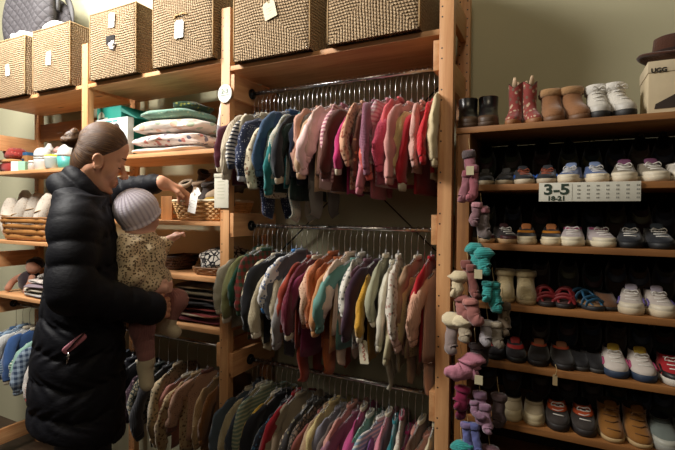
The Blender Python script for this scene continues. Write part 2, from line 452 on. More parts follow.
# ---- shoe rack
SX0, SX1 = .032, .93
t = thing('shoe_rack', 'wide brown wooden rack with six shelves of baby shoes', 'shoe rack', (SX0, 0, 0))
ST = [1.718, 1.5435, 1.368, 1.192, 1.019, .845, .66, .47]
boxo('side_panel', .006, .042, .006, .306, 0, 1.70, oak['z'], t, .0015)
boxo('side_panel', SX1-SX0-.036, SX1-SX0, .006, .306, 0, 1.70, oak['z'], t, .0015)
for i, z in enumerate(ST):
    if i == 0: boxo('shelf', 0, SX1-SX0, .002, .31, z-.018, z, oak['x'], t, .0015)
    else: boxo('shelf', .0425, SX1-SX0-.0365, .002, .306, z-.018, z, oak['x'], t, .0015)
boxo('back_panel', .0425, SX1-SX0-.0365, .3065, .312, .3, 1.699, plain('dark_backing', '#241b14', .9), t, 0)
# ---------------------------------------------------------------- clothes on hangers
hook_m = plain('hanger_wire', '#d0d0d0', .25, 1.0)
def clear_plastic():
    t = NT('clear_plastic'); t.b.inputs['Base Color'].default_value = (.85, .87, .9, 1); t.b.inputs['Roughness'].default_value = .12
    t.b.inputs['Transmission Weight'].default_value = .75; t.b.inputs['IOR'].default_value = 1.3; return t.m
clear_m = clear_plastic()
HROOT = []
def make_hanger(drop, label, group):
    t = thing('clothes_hanger', label, 'hanger', (0, 0, 0), 0, group)
    bm = bmesh.new(); P = []
    for k in range(9):                                   # crook over the rail
        a = math.radians(200-k*27); P.append((0, math.cos(a)*.0125, math.sin(a)*.0125-.001))
    P += [(0, .006, -.022), (0, .0, -.035), (0, 0, -drop+.012)]
    tube(bm, P, .0011, seg=5, ref=(1, 0, 0)); link('hook', bm, hook_m, t)
    bm = bmesh.new()
    tube(bm, catmull([(0, -.105, -drop-.035), (0, -.07, -drop-.016), (0, -.03, -drop-.001), (0, 0, -drop+.004), (0, .03, -drop-.001), (0, .07, -drop-.016), (0, .105, -drop-.035)], 2), .0045, .0028, 6, (1, 0, 0))
    tube(bm, [(0, 0, -drop+.022), (0, 0, -drop)], .005, .003, 6, (1, 0, 0)); link('shoulder_bar', bm, clear_m, t)
    return t
def copy_thing(o, loc, rz, label=None, group=None):
    r = o.copy(); COL.objects.link(r); r.location = loc; r.rotation_euler = (0, 0, rz)
    if label: r['label'] = label
    if group: r['group'] = group
    for ch in list(o.children):
        c = ch.copy(); COL.objects.link(c); c.parent = r
        for g in list(ch.children):
            d = g.copy(); COL.objects.link(d); d.parent = c
    return r
def garment(kind, mat, mat2, L, drop, loc, rz, label, name, group, sc=1.0, sl=.2, th=.010, seed=0, puff=1.0, pants=None, lean=0):
    rnd = random.Random(seed); T = thing(name, label, name.replace('_', ' ').split()[-1], loc, rz, group)
    z0 = -drop; N = 22
    prof = [(0, .030, .35), (-.006, .040, .6), (-.014, .060, .8), (-.028, .088, .95), (-.042, .106, 1), (-.062, .108, 1), (-.095, .100, 1)]
    bot = L
    hem = {'dress': .150, 'cardigan': .112, 'top': .108, 'romper': .106, 'vest': .100, 'hoodie': .112}[kind]
    n = 6
    for k in range(1, n+1):
        f = k/n; prof.append((-.095-(bot-.095)*f, .100+(hem-.100)*f**1.2, 1+.25*f))
    ph = rnd.uniform(0, 6); fr = rnd.uniform(40, 75); am = rnd.uniform(.002, .006)
    rings = []; cy = rnd.uniform(-.006, .006)
    for z, w, tt in prof:
        w *= sc; dp = min(1, max(0, -z-.05)/.2); ring = []
        for i in range(N):
            a = 2*math.pi*i/N; y = sgp(math.cos(a), .75)*w; x = sgp(math.sin(a), .8)*th*tt*.62
            x += am*dp*math.sin(fr*y+ph+z*6)+lean*dp*.03+.002*noise.noise(Vector((y*20, z*18, seed)))
            ring.append((x, y+cy*dp, z0+z*sc+(.004*math.sin(a*3+ph) if z < -.2 else 0)))
        rings.append(ring)
    bm = bmesh.new(); loft(bm, rings, False, True); link('bodice', bm, mat, T)
    # collar band
    bm = bmesh.new(); cr = []
    for (w, z, tt) in ((.0345, -.006, .75), (.037, .001, .8), (.033, .009, .7), (.028, .008, .5), (.027, -.004, .4)):
        cr.append([(sgp(math.sin(2*math.pi*i/16), .9)*th*tt, math.cos(2*math.pi*i/16)*w*sc, z0+z) for i in range(16)])
    loft(bm, cr, False, True); link('collar', bm, mat2, T)
    if kind != 'vest':
        for s in (-1, 1):
            dx = rnd.uniform(-.026, .010) if s < 0 else rnd.uniform(-.008, .008)
            spread = rnd.uniform(.9, 1.9)
            P = [(0, s*.070*sc, z0-.026*sc), (.001, s*.100*sc, z0-.042*sc), (dx*.4, s*(.100+.026*spread)*sc, z0-.078*sc), (dx*.8, s*(.100+.042*spread)*sc, z0-(.075+sl*.42)*sc),
                 (dx, s*(.100+.046*spread)*sc, z0-(.07+sl*.75)*sc), (dx*1.2, s*(.100+.043*spread)*sc, z0-(.07+sl)*sc)]
            jx, jy = rnd.uniform(-.007, .007), rnd.uniform(-.012, .010)
            P[3] = (P[3][0]+jx, P[3][1]+s*jy, P[3][2]); P[4] = (P[4][0]+jx, P[4][1]+s*jy*.6, P[4][2])
            pts = catmull(P, 4)
            ra = lerps([.014, .028, .033*puff, .031*puff, .029, .025], 4); rb = lerps([.003, .006, .0115*puff, .0130*puff, .0120, .0095], 4)
            ra = [v*sc*.96 for v in ra]; rb = [v*th/.0105 for v in rb]
            bm = bmesh.new(); tube(bm, pts, ra, rb, 12, (1, 0, 0), .5, seed+s*3); sv = link('sleeve', bm, mat, T)
            e = Vector(P[-1]); d = (e-Vector(P[-2])).normalized(); q = [e-d*.004, e+d*.004, e+d*.016, e+d*.021]
            bm = bmesh.new(); tube(bm, q, [.022*sc, .0245*sc, .0225*sc, .019*sc], [.0095, .0108, .010, .008], 12, (1, 0, 0), .1, seed); link('cuff', bm, mat2, sv)
    if kind == 'romper' or pants:
        pm = pants or mat; pl = rnd.uniform(.11, .16)
        for s in (-1, 1):
            zt = z0-bot*sc+.02; P = [(0, s*.045, zt), (.002*s, s*.052, zt-pl*.4), (rnd.uniform(-.01, .01), s*.058, zt-pl*.85), (rnd.uniform(-.01, .01), s*.064, zt-pl)]
            bm = bmesh.new(); tube(bm, catmull(P, 3), lerps([.045, .040, .030, .026], 3), lerps([.008, .009, .008, .006], 3), 12, (1, 0, 0), .3, seed+5+s); link('trouser_leg', bm, pm, T)
    if kind == 'cardigan':
        for k in range(4):
            bm = bmesh.new(); bmesh.ops.create_uvsphere(bm, u_segments=8, v_segments=5, radius=.0042, matrix=Matrix.Translation((th*.68+am*.5, .004, z0-(.05+.045*k)*sc)) @ Matrix.Diagonal((.4, 1, 1, 1)))
            link('button', bm, white_card, T)
    if kind == 'hoodie':
        bm = bmesh.new(); blob(bm, (-th*.2, .02, z0-.006), (th*.95, .045, .022), .9, wob=.2, seed=seed); link('hood', bm, mat, T)
    return T
# each entry: colour word, colour, pattern, second colour, kind
C = dict(
 top=[('maroon', '#4a1626', 'plain', '', 'top'), ('navy striped white', '#d6d0c4', 'stripe', '#2a3040', 'top'), ('oatmeal', '#b9ab94', 'rib', '', 'top'), ('cream knitted', '#cfc3a8', 'knit', '', 'hoodie'),
  ('black striped cream', '#cfc8b8', 'stripe', '#23242c', 'top'), ('navy', '#1d2740', 'plain', '', 'top'), ('navy dotted', '#232c48', 'dots', '#b8bccb', 'romper'), ('cream printed', '#d8ccb0', 'print', '#8c5b3c', 'top'),
  ('dark green', '#24392f', 'plain', '', 'top'), ('denim blue', '#3d5470', 'fuzzy', '', 'cardigan'), ('slate blue', '#33476b', 'plain', '', 'top'), ('teal', '#1f6f70', 'plain', '', 'top'),
  ('pale grey', '#b4b0a2', 'dots', '#4f8a8c', 'romper'), ('charcoal', '#23252a', 'plain', '', 'top'), ('bottle green', '#1c3330', 'rib', '', 'top'), ('ink blue', '#1a2136', 'plain', '', 'hoodie'),
  ('peach', '#d3a08c', 'knit', '', 'cardigan'), ('heather grey', '#77726d', 'plain', '', 'romper'), ('tan', '#c2a283', 'plain', '', 'cardigan'), ('blush', '#e0bfb2', 'rib', '', 'top'),
  ('pale pink', '#e8c6c2', 'plain', '', 'top'), ('red striped pink', '#e3b9b8', 'stripe', '#a7687a', 'dress'), ('lilac pink', '#c9a0a6', 'plain', '', 'top'), ('fuchsia', '#b32a66', 'plain', '', 'top'),
  ('brown ruffled', '#50271c', 'fuzzy', '', 'dress'), ('apricot printed', '#d9a687', 'print', '#a44b3a', 'top'), ('chestnut', '#5b3123', 'print', '#a56a4a', 'dress'), ('mauve', '#8e5a6e', 'knit', '', 'top'),
  ('rose pink', '#cf7f8c', 'plain', '', 'hoodie'), ('salmon', '#e0685c', 'plain', '', 'top'), ('white and pink', '#dcc3c6', 'stripe', '#c98a98', 'top'), ('bubblegum pink', '#d88398', 'rib', '', 'top'),
  ('coral pink', '#d8626a', 'plain', '', 'cardigan'), ('raspberry', '#b8445c', 'knit', '', 'hoodie'), ('dusty rose', '#c98c86', 'plain', '', 'dress'), ('butter yellow', '#ddbf88', 'knit', '', 'cardigan'),
  ('shell pink', '#d9a79c', 'rib', '', 'dress'), ('pomegranate red', '#a01c26', 'plain', '', 'top'), ('bright red', '#c0202a', 'rib', '', 'cardigan'), ('ivory', '#d8c6a0', 'plain', '', 'top')],
 mid=[('oatmeal', '#a8a08c', 'fuzzy', '', 'top'), ('forest green', '#17402f', 'plain', '', 'hoodie'), ('olive green', '#6f6f45', 'fuzzy', '', 'hoodie'), ('red and green plaid', '#7a2622', 'plaid', '#24402c', 'top'),
  ('charcoal striped', '#34353a', 'stripe', '#77757a', 'top'), ('cream ribbed', '#cfc4a4', 'rib', '', 'romper'), ('black', '#1b1b1e', 'plain', '', 'top'), ('pale sand', '#b7a98c', 'knit', '', 'cardigan'),
  ('ivory', '#cdbfa4', 'rib', '', 'top'), ('white rainbow dotted', '#dcd8d2', 'print', '#3f6fb0', 'top'), ('steel grey', '#5b5d64', 'plain', '', 'romper'), ('soft grey', '#84817f', 'plain', '', 'top'),
  ('rust red', '#8a3320', 'plain', '', 'romper'), ('burgundy', '#5e1428', 'rib', '', 'top'), ('plum', '#742647', 'plain', '', 'top'), ('peach speckled', '#d7b196', 'dots', '#8a4a34', 'top'),
  ('terracotta', '#b4673f', 'knit', '', 'cardigan'), ('burnt orange', '#a65a30', 'rib', '', 'romper'), ('caramel', '#b98356', 'plain', '', 'top'), ('cream and pink', '#dcc0aa', 'rib', '', 'romper'),
  ('sea green', '#5f8a80', 'plain', '', 'top'), ('white leaf printed', '#d6d0c4', 'print', '#3f4a5a', 'top'), ('mauve', '#7c5666', 'print', '#3a2430', 'top'), ('mustard', '#b98a2a', 'rib', '', 'top'),
  ('aubergine', '#3a2233', 'plain', '', 'top'), ('sage', '#9b9a80', 'plain', '', 'top'), ('milk white', '#d2ccb8', 'fuzzy', '', 'romper'), ('white floral', '#d8cfc0', 'print', '#a9776a', 'dress'),
  ('pale khaki', '#b3a988', 'plain', '', 'top'), ('powder pink', '#dcb3a4', 'knit', '', 'cardigan'), ('sand brown', '#a58468', 'plain', '', 'romper'), ('straw yellow', '#c8b07c', 'dots', '#7c5c30', 'top'),
  ('scarlet', '#a4121e', 'plain', '', 'top'), ('peach pink', '#dba88e', 'rib', '', 'romper')],
 low=[('slate', '#4f5a64', 'plain', '', 'top'), ('grey blue', '#3b4350', 'plain', '', 'hoodie'), ('cream edged', '#a99a78', 'rib', '', 'top'), ('mint grey', '#6d8070', 'stripe', '#a9ab90', 'top'),
  ('moss green', '#5c6348', 'plain', '', 'top'), ('mustard yellow', '#b08a2c', 'plain', '', 'top'), ('black', '#17171a', 'plain', '', 'hoodie'), ('navy printed', '#20242e', 'print', '#3c6c8c', 'top'),
  ('pale taupe', '#a08c76', 'plain', '', 'top'), ('crimson', '#8e1520', 'plain', '', 'cardigan'), ('stone', '#a2937c', 'fuzzy', '', 'cardigan'), ('striped brown', '#5b4a40', 'stripe', '#b0a088', 'top'),
  ('dark floral', '#3a3636', 'print', '#8c8468', 'top'), ('taupe patterned', '#7a6656', 'spots', '#2c2622', 'top'), ('rosewood', '#8a5048', 'plain', '', 'top'), ('beige', '#b89a7c', 'knit', '', 'cardigan'),
  ('custard knitted', '#d2be86', 'knit', '', 'cardigan'), ('lavender grey', '#8c8a96', 'plain', '', 'top'), ('grey brown', '#695c56', 'fuzzy', '', 'top'), ('blush', '#c79084', 'plain', '', 'top'),
  ('dusty mauve', '#8b6070', 'plain', '', 'top'), ('hot pink', '#b04478', 'plain', '', 'top'), ('seafoam', '#6fa090', 'dots', '#d0d0c0', 'top'), ('violet', '#7a4a86', 'rib', '', 'top'),
  ('pale blue', '#8aa2b4', 'stripe', '#d0ccc4', 'top'), ('candy pink', '#cc8090', 'plain', '', 'top'), ('teal', '#24707a', 'plain', '', 'top'), ('off white', '#c8c0b0', 'dots', '#a05060', 'top'),
  ('magenta', '#9c2c6c', 'plain', '', 'top'), ('salmon pink', '#cf8c80', 'rib', '', 'hoodie'), ('cocoa', '#6a4a3c', 'fuzzy', '', 'top'), ('rose pink', '#d49a90', 'knit', '', 'hoodie'), ('cream white', '#c6b898', 'plain', '', 'top')],
 left=[('denim blue', '#3a4a60', 'plain', '', 'top'), ('blue grey', '#56606e', 'fuzzy', '', 'top'), ('midnight floral', '#23222c', 'print', '#8a5a6a', 'top'), ('black', '#1a1a1e', 'plain', '', 'hoodie'),
  ('plum printed', '#33202a', 'print', '#a08088', 'top'), ('tropical printed', '#8c8068', 'spots', '#2c3430', 'top'), ('charcoal', '#2a292c', 'rib', '', 'top'), ('stone printed', '#b09c7c', 'print', '#4c4c3c', 'top'),
  ('dusky rose', '#a87468', 'plain', '', 'top'), ('buttermilk printed', '#bfa47c', 'print', '#8c4a3a', 'top'), ('blush cream', '#b48c74', 'dots', '#6a4038', 'top'), ('sand', '#a98a62', 'knit', '', 'cardigan'),
  ('toffee corduroy', '#7c5028', 'rib', '', 'hoodie')],
 far=[('sky blue striped', '#a8bccb', 'stripe', '#4a6a90', 'top'), ('pale blue', '#8ea6be', 'plain', '', 'top'), ('white', '#d6d6d2', 'rib', '', 'top'), ('royal blue', '#3f5f94', 'plain', '', 'top'),
  ('grass green', '#4c7c5c', 'stripe', '#d0d4c4', 'top'), ('seafoam', '#8fb3a4', 'plain', '', 'top'), ('navy plaid', '#2c3c54', 'plaid', '#8c9cac', 'top'), ('white speckled', '#d9d2ca', 'dots', '#b05048', 'romper'),
  ('salmon pink', '#d79a86', 'rib', '', 'top'), ('blush', '#dcb0a0', 'plain', '', 'romper'), ('white colourful dotted', '#e0dcd4', 'print', '#c0483c', 'romper'), ('ivory', '#d8d0c0', 'knit', '', 'cardigan')])
KN = {'top': 'baby_shirt', 'romper': 'baby_romper', 'cardigan': 'baby_cardigan', 'dress': 'baby_dress', 'hoodie': 'baby_hoodie', 'vest': 'baby_vest'}
LAB = set()
def hang(key, z, x0, x1, railname, short, Lr=(.25, .33), drop=(.095, .13), zdrop=None, group=None, sc=1.0, slr=(.12, .195)):
    L = C[key]; n = len(L); step = (x1-x0)/(n-1)
    DR = (.12, .14, .16) if key in ('left', 'far') else (.095, .115, .14)
    hp = [make_hanger(d, 'clear plastic hanger with a thin metal hook on the '+railname, 'hangers on the '+railname) for d in DR]
    used = [0, 0, 0]
    for i, (w, c, pat, c2, kind) in enumerate(L):
        r = random.Random(hash(key) % 1 + i*17+len(key)*5)
        k = r.choice((0, 1, 1, 2)); d = DR[k]
        x = x0+step*i; rz = math.radians(r.uniform(-17, 12))
        loc = (x, RY, z)
        hl = f"clear plastic hanger holding the {w} {KN[kind].replace('_', ' ')} on the {short}"
        if used[k]: copy_thing(hp[k], loc, rz, hl)
        else: hp[k].location = loc; hp[k].rotation_euler = (0, 0, rz); hp[k]['label'] = hl; used[k] = 1
        a = L[i-1][0] if i else None; b = L[i+1][0] if i < n-1 else None
        nm = KN[kind].replace('_', ' ')
        if a and b: lab = f'{w} {nm} on the {short}, between {a} and {b} ones'
        elif b: lab = f'{w} {nm} at the left end of the {railname}'
        else: lab = f'{w} {nm} at the right end of the {railname}'
        if len(lab.split()) > 16: lab = f'{w} {nm} on {short}, right of the {a} one'
        assert lab not in LAB, lab
        LAB.add(lab)
        m = fabric(c, pat, c2 or '#ffffff', 1.0)
        m2 = m if pat in ('plain', 'fuzzy', 'rib', 'knit') and r.random() < .7 else fabric({'stripe': c2, 'print': c, 'dots': c2, 'spots': c2, 'plaid': c2}.get(pat) or '#c9bda6', 'rib')
        if w == 'white rainbow dotted': m2 = fabric('#3f7fc0', 'rib')
        garment(kind, m, m2, r.uniform(*Lr), d, loc, rz, lab, KN[kind], group, sc*r.uniform(.92, 1.06), r.uniform(*slr), min(.0125, step*.62), i*3+len(key)*101,
                r.uniform(.85, 1.15), lean=r.uniform(-1, 1)*.4)
    for k in range(3):
        if not used[k]:
            for ch in list(hp[k].children): bpy.data.objects.remove(ch)
            bpy.data.objects.remove(hp[k])
hang('top', 1.945+.0, -.815, -.045, 'upper rail of the middle bay', 'top middle rail', (.24, .31), group='baby clothes on the top middle rail')
hang('mid', 1.40, -.815, -.045, 'second rail of the middle bay', 'second middle rail', (.26, .34), group='baby clothes on the second middle rail')
hang('low', .842, -.815, -.045, 'lowest rail of the middle bay', 'lowest middle rail', (.28, .34), group='baby clothes on the lowest middle rail', sc=1.08)
hang('left', .875, -1.66, -.94, 'rail behind the woman', 'rail behind the woman', (.26, .32), group='baby clothes on the rail behind the woman')
hang('far', .905, -2.54, -1.80, 'far left rail', 'far left rail', (.26, .32), group='baby clothes on the far left rail')
# ---------------------------------------------------------------- shoes
PROF = {
 'sneaker': [(.013, -.062, .060, .0295), (.021, -.0615, .061, .0297), (.027, -.054, .0615, .0280), (.033, -.037, .0615, .0255), (.039, -.018, .0615, .0232), (.045, -.002, .062, .0215), (.050, .006, .063, .0205)],
 'chunky': [(.016, -.063, .061, .0302), (.025, -.062, .062, .0302), (.033, -.052, .0625, .0282), (.040, -.034, .0625, .0255), (.047, -.016, .063, .0235), (.054, .000, .064, .0220), (.060, .008, .066, .0205)],
 'slip': [(.010, -.062, .060, .0290), (.020, -.061, .061, .0285), (.029, -.052, .0610, .0270), (.036, -.036, .0610, .0255), (.042, -.024, .061, .0245), (.046, -.016, .061, .0240)],
 'boot': [(.012, -.062, .060, .0290), (.024, -.0615, .062, .0295), (.036, -.052, .062, .0280), (.046, -.034, .061, .0262), (.056, -.018, .060, .0255), (.068, -.008, .060, .0255), (.082, -.004, .060, .0262), (.096, -.003, .061, .0270)],
 'high': [(.014, -.062, .060, .0280), (.024, -.0615, .061, .0282), (.034, -.050, .061, .0265), (.045, -.030, .060, .0245), (.057, -.014, .060, .0235), (.070, -.007, .060, .0235), (.080, -.004, .061, .0238)],
 'western': [(.014, -.066, .056, .0240), (.024, -.062, .058, .0255), (.034, -.045, .058, .0245), (.046, -.024, .056, .0225), (.060, -.008, .052, .0215), (.080, -.004, .050, .0225), (.105, -.006, .052, .0235), (.130, -.008, .053, .0240)],
 'sandal': [(.010, -.060, .058, .0270), (.018, -.058, .058, .0265), (.024, -.050, .058, .0255), (.030, -.040, .058, .0245)],
}
def ringpt(pr, l, th, off=0):
    l = min(max(l, 0), len(pr)-1.0001); i = int(l); f = l-i
    z, a, b, w = [p+(q-p)*f for p, q in zip(pr[i], pr[i+1])]
    hl = (b-a)/2; yc = (a+b)/2
    c, s = math.cos(th), math.sin(th)
    wid = w*(1+.06*c) if l < 2 else w
    if pr is PROF['western'] and l > 5: z += .020*(abs(s)-.55)*(l-5)/2
    return Vector(((wid+off)*sgp(s, .85), yc-(hl+off)*sgp(c, .85), z))
def shoe(kind, name, label, loc, cols, sc=(1, 1, 1), rz=0, tilt=0, group=None, seed=0, feats=(), pat='plain', pat2=''):
    T = thing(name, label, 'boot' if 'boot' in name else name.split('_')[-1], loc, rz, group)
    T.scale = sc
    if tilt: T.rotation_euler = (tilt, 0, rz)
    pr = PROF[kind]; up, sole, acc = cols[:3]
    mu = fabric(up, pat, pat2 or acc, 1.0, rough=.7) if pat != 'gloss' else plain('leather', up, .35, var=.1, coat=.2)
    ms = plain('sole', sole, .6); ma = plain('trim', acc, .6)
    lin = plain('lining', cols[3] if len(cols) > 3 else '#1a1614', .95)
    N = 28; th = [2*math.pi*i/N for i in range(N)]; nl = (len(pr)-1)*2
    bm = bmesh.new()
    loft(bm, [[ringpt(pr, l/2, t, .0) for t in th] for l in range(nl+1)], True, False)
    top = pr[-1]
    bm2 = bmesh.new()
    st = top[0]
    loft(bm2, [[ringpt(pr, 99, t, o)+Vector((0, 0, dz)) for t in th] for o, dz in ((0, 0), (-.001, .0018), (-.003, .002), (-.0045, -.002), (-.006, -.02), (-.012, -(st-.016)*.9))], False, True)
    ub = link('upper', bm, mu, T); link('lining', bm2, lin, ub)
    bm = bmesh.new(); s0 = pr[0][0]
    loft(bm, [[Vector((p.x, p.y, z)) for p in [ringpt(pr, .0, t, o) for t in th]] for o, z in ((-.002, 0), (.0015, .0015), (.0022, s0*.6), (.0022, s0+.001), (.0, s0+.003))], True, True)
    link('sole', bm, ms, T)
    def patch(nm, l0, l1, a, off, m, par=T, nn=10, both=False):
        bm = bmesh.new(); R = []
        ls = [l0+(l1-l0)*k/5 for k in range(6)]; ts = [math.radians(-a+2*a*k/nn) for k in range(nn+1)]
        for o in (off, -.001):
            R.append([[bm.verts.new(ringpt(pr, l, t, o)) for t in ts] for l in ls])
        for q, G in enumerate(R):
            for i in range(5):
                for j in range(nn):
                    f = (G[i][j], G[i][j+1], G[i+1][j+1], G[i+1][j]); bm.faces.new(f if q == 0 else f[::-1])
        A, B = R
        bd = [(i, 0) for i in range(6)]+[(5, j) for j in range(1, nn+1)]+[(i, nn) for i in range(4, -1, -1)]+[(0, j) for j in range(nn-1, 0, -1)]
        for k in range(len(bd)):
            (i, j), (i2, j2) = bd[k], bd[(k+1) % len(bd)]
            bm.faces.new((A[i][j], B[i][j], B[i2][j2], A[i2][j2]))
        return link(nm, bm, m, par)
    nL = len(pr)-1
    if 'cap' in feats: patch('toe_cap', 0, 1.7, 62, .0012, plain('toe_cap', cols[4] if len(cols) > 4 else sole, .5))
    if 'strap' in feats: patch('strap', nL-2.6, nL-1.5, 75, .003, ma)
    if 'strap2' in feats: patch('strap', nL-1.1, nL-.15, 70, .003, ma)
    if 'cuff' in feats:
        bm = bmesh.new(); N2 = th
        loft(bm, [[ringpt(pr, 99, t, o)+Vector((0, 0, dz)) for t in th] for o, dz in ((.001, -.016), (.005, -.013), (.006, -.004), (.004, .004), (-.003, .005), (-.006, -.004))], False, False)
        link('cuff', bm, fabric(acc, 'fuzzy'), ub)
    if 'loop' in feats:
        bm = bmesh.new(); y = pr[-1][2]; z = pr[-1][0]
        tube(bm, catmull([(-.006, y, z-.006), (-.006, y+.002, z+.010), (0, y+.002, z+.015), (.006, y+.002, z+.010), (.006, y, z-.006)], 3), .0022, .0012, 6, (0, 1, 0)); link('pull_loop', bm, ma, T)
    if 'ears' in feats:
        for s in (-1, 1):
            bm = bmesh.new(); y = (pr[-1][1]+pr[-1][2])/2+s*.022; z = pr[-1][0]
            tube(bm, [(0, y, z-.012), (0, y+s*.006, z+.012), (0, y+s*.008, z+.022)], [.010, .007, .004], [.003, .003, .002], 8, (0, 1, 0)); link('pull_strap', bm, ma, ub)
    if 'tongue' in feats:
        bm = bmesh.new(); y = pr[-1][1]; z = pr[-1][0]
        loft(bm, [[(w*sgp(math.sin(2*math.pi*k/12), .7), yy+.0028*math.cos(2*math.pi*k/12), zz) for k in range(12)] for w, yy, zz in ((.012, y-.006, z-.012), (.014, y-.001, z), (.0150, y+.003, z+.006), (.013, y+.006, z+.011), (.008, y+.0075, z+.013))])
        link('tongue', bm, plain('tongue', cols[5] if len(cols) > 5 else acc, .8), T)
    if 'laces' in feats:
        lm = plain('lace', cols[6] if len(cols) > 6 else '#d8d4cc', .8)
        l0 = nL-3.3 if kind != 'boot' else 2.2
        for k in range(4):
            l = l0+k*(nL-.3-l0)/3.5; a = math.radians(26+5*k)
            bm = bmesh.new(); tube(bm, catmull([ringpt(pr, l, -a, .001), ringpt(pr, l+.1, 0, .0045), ringpt(pr, l+.2*(1 if k % 2 else -1), a, .001)], 3), .0016, seg=6, ref=(0, 0, 1)); link('lace', bm, lm, T)
        l = nL-.8; c = ringpt(pr, l, 0, .006)
        for s in (-1, 1):
            bm = bmesh.new(); tube(bm, catmull([c, c+Vector((s*.012, -.004, .005)), c+Vector((s*.017, -.005, -.004)), c+Vector((s*.006, -.003, -.003))], 3), .0013, seg=5, ref=(0, 0, 1), rnd=True); link('lace_bow', bm, lm, T)
    if 'buckle' in feats:
        p = ringpt(pr, nL-2, .5, .005); bm = bmesh.new(); box(bm, p.x-.004, p.x+.004, p.y-.002, p.y+.002, p.z-.003, p.z+.003, .001); link('buckle', bm, chrome, T)
    if 'stripe' in feats:
        for s in (-1, 1):
            bm = bmesh.new(); tube(bm, catmull([ringpt(pr, .6, s*1.25, .001), ringpt(pr, 1.6, s*1.1, .001), ringpt(pr, 2.8, s*1.3, .001)], 3), .0035, .0012, 6, (0, 1, 0)); link('side_stripe', bm, ma, ub)
    return T
def strappy(name, label, loc, cols, rz=0, group=None):
    T = thing(name, label, 'sandal', loc, rz, group); pr = PROF['sneaker']; N = 28; th = [2*math.pi*i/N for i in range(N)]
    bm = bmesh.new(); loft(bm, [[Vector((p.x, p.y, z)) for p in [ringpt(pr, 0, t, o) for t in th]] for o, z in ((-.002, 0), (0, .003), (0, .011), (-.002, .013))]); link('sole', bm, plain('sole', cols[1], .6), T)
    bm = bmesh.new(); loft(bm, [[Vector((p.x, p.y, z)) for p in [ringpt(pr, 0, t, -.003) for t in th]] for z in (.0132, .015)]); link('footbed', bm, plain('footbed', cols[2], .8), T)
    m = plain('strap_leather', cols[0], .5)
    for y, h, w in ((-.040, .030, .026), (-.022, .036, .027), (.012, .046, .026), (.040, .048, .024)):
        bm = bmesh.new(); tube(bm, catmull([(-w, y, .010), (-w*.8, y, h*.75), (0, y-.002, h), (w*.8, y, h*.75), (w, y, .010)], 4), .0045, .0014, 8, (0, 1, 0)); link('strap', bm, m, T)
    for s in (-1, 1):
        bm = bmesh.new(); tube(bm, catmull([(s*.012, -.052, .014), (s*.018, -.02, .030), (s*.010, .005, .044)], 4), .0035, .0014, 6, (0, 0, 1)); link('strap', bm, m, T)
    bm = bmesh.new(); tube(bm, catmull([(-.020, .03, .016), (-.016, .055, .035), (0, .060, .045), (.016, .055, .035), (.020, .03, .016)], 4), .006, .0014, 8, (0, 0, 1)); link('heel_strap', bm, m, T)
    return T
SHN = ['top of the rack', 'second shoe shelf', 'third shoe shelf', 'fourth shoe shelf', 'fifth shoe shelf', 'sixth shoe shelf']
def pair(row, pxs, kind, name, desc, cols, feats=(), sc=1.0, Y=.075, rzs=(.08, -.08), tilt=0, pat='plain', pat2='', hz=1.0, wz=1.0, extra=''):
    z = ST[row]
    for i, px in enumerate(pxs):
        if px is None: continue
        x = WX(px, Y-.055*sc, z+.03); side = ('left' if i == 0 else 'right')
        lab = f'{side} one of the {desc} on the {SHN[row]}{extra}'
        assert lab not in LAB, lab
        assert len(lab.split()) <= 16, lab
        LAB.add(lab)
        if kind == 'strappy': strappy(name, lab, (x, Y, z), cols, rzs[i])
        else: shoe(kind, name, lab, (x, Y, z), cols, (sc*wz, sc, sc*hz), rzs[i], tilt, None, px, feats, pat, pat2)
# top of the rack
pair(0, (465, 485), 'boot', 'ankle_boot', 'black leather ankle boots', ('#17161a', '#4a3524', '#6b4a30', '#5a4433'), ('cap',), 1.12, .082, (.25, .1), pat='gloss', hz=1.0)
pair(0, (513, 530), 'western', 'western_boot', 'red and cream western boots', ('#8c3a34', '#8a5a34', '#c8ab8c', '#40241c'), ('ears',), .90, .08, (-.1, .35), pat='print', pat2='#cbb496', hz=1.12)
pair(0, (552, 575), 'boot', 'winter_boot', 'tan suede winter boots', ('#8a5e3a', '#6b4a30', '#a8825a', '#c8a878'), ('cuff',), 1.06, .08, (.15, .35), pat='fuzzy', hz=1.03)
pair(0, (599, 620), 'high', 'fur_boot', 'silver white furry boots', ('#cfcac0', '#1c1a1a', '#dcd8d0', '#8c8478', '#b8b4ac'), ('cap', 'cuff', 'laces'), 1.0, .08, (.1, .45), pat='fuzzy', hz=1.28)
# second shelf
pair(1, (483, 504), 'sneaker', 'baby_sneaker', 'black sneakers with cream soles', ('#1b1a1c', '#a89a80', '#3a3836', '#141212', '#1b1a1c'), ('tongue', 'strap'), .88, .075, (.1, -.1))
pair(1, (522, 547), 'sneaker', 'baby_sneaker', 'black and blue trainers with orange laces', ('#1e2026', '#b8aa92', '#2456a8', '#141212', '#1e2026', '#25262c', '#9a4a2c'), ('tongue', 'laces', 'stripe', 'loop'), .96, .075, (.2, -.05))
pair(1, (571, 597), 'sneaker', 'canvas_sneaker', 'blue canvas sneakers with white caps', ('#4a5f8c', '#cdbfa4', '#c8ccd4', '#2a2c34', '#d6cab2', '#7486ac'), ('cap', 'laces', 'tongue'), 1.02, .075, (-.2, .1), pat='fuzzy')
pair(1, (627, 656), 'sneaker', 'canvas_sneaker', 'taupe sneakers with plum tongues', ('#7e7462', '#c8bca4', '#6c3c5c', '#2a2024', '#cfc4ae', '#6c3c5c'), ('cap', 'tongue', 'laces'), 1.08, .075, (-.1, .12))
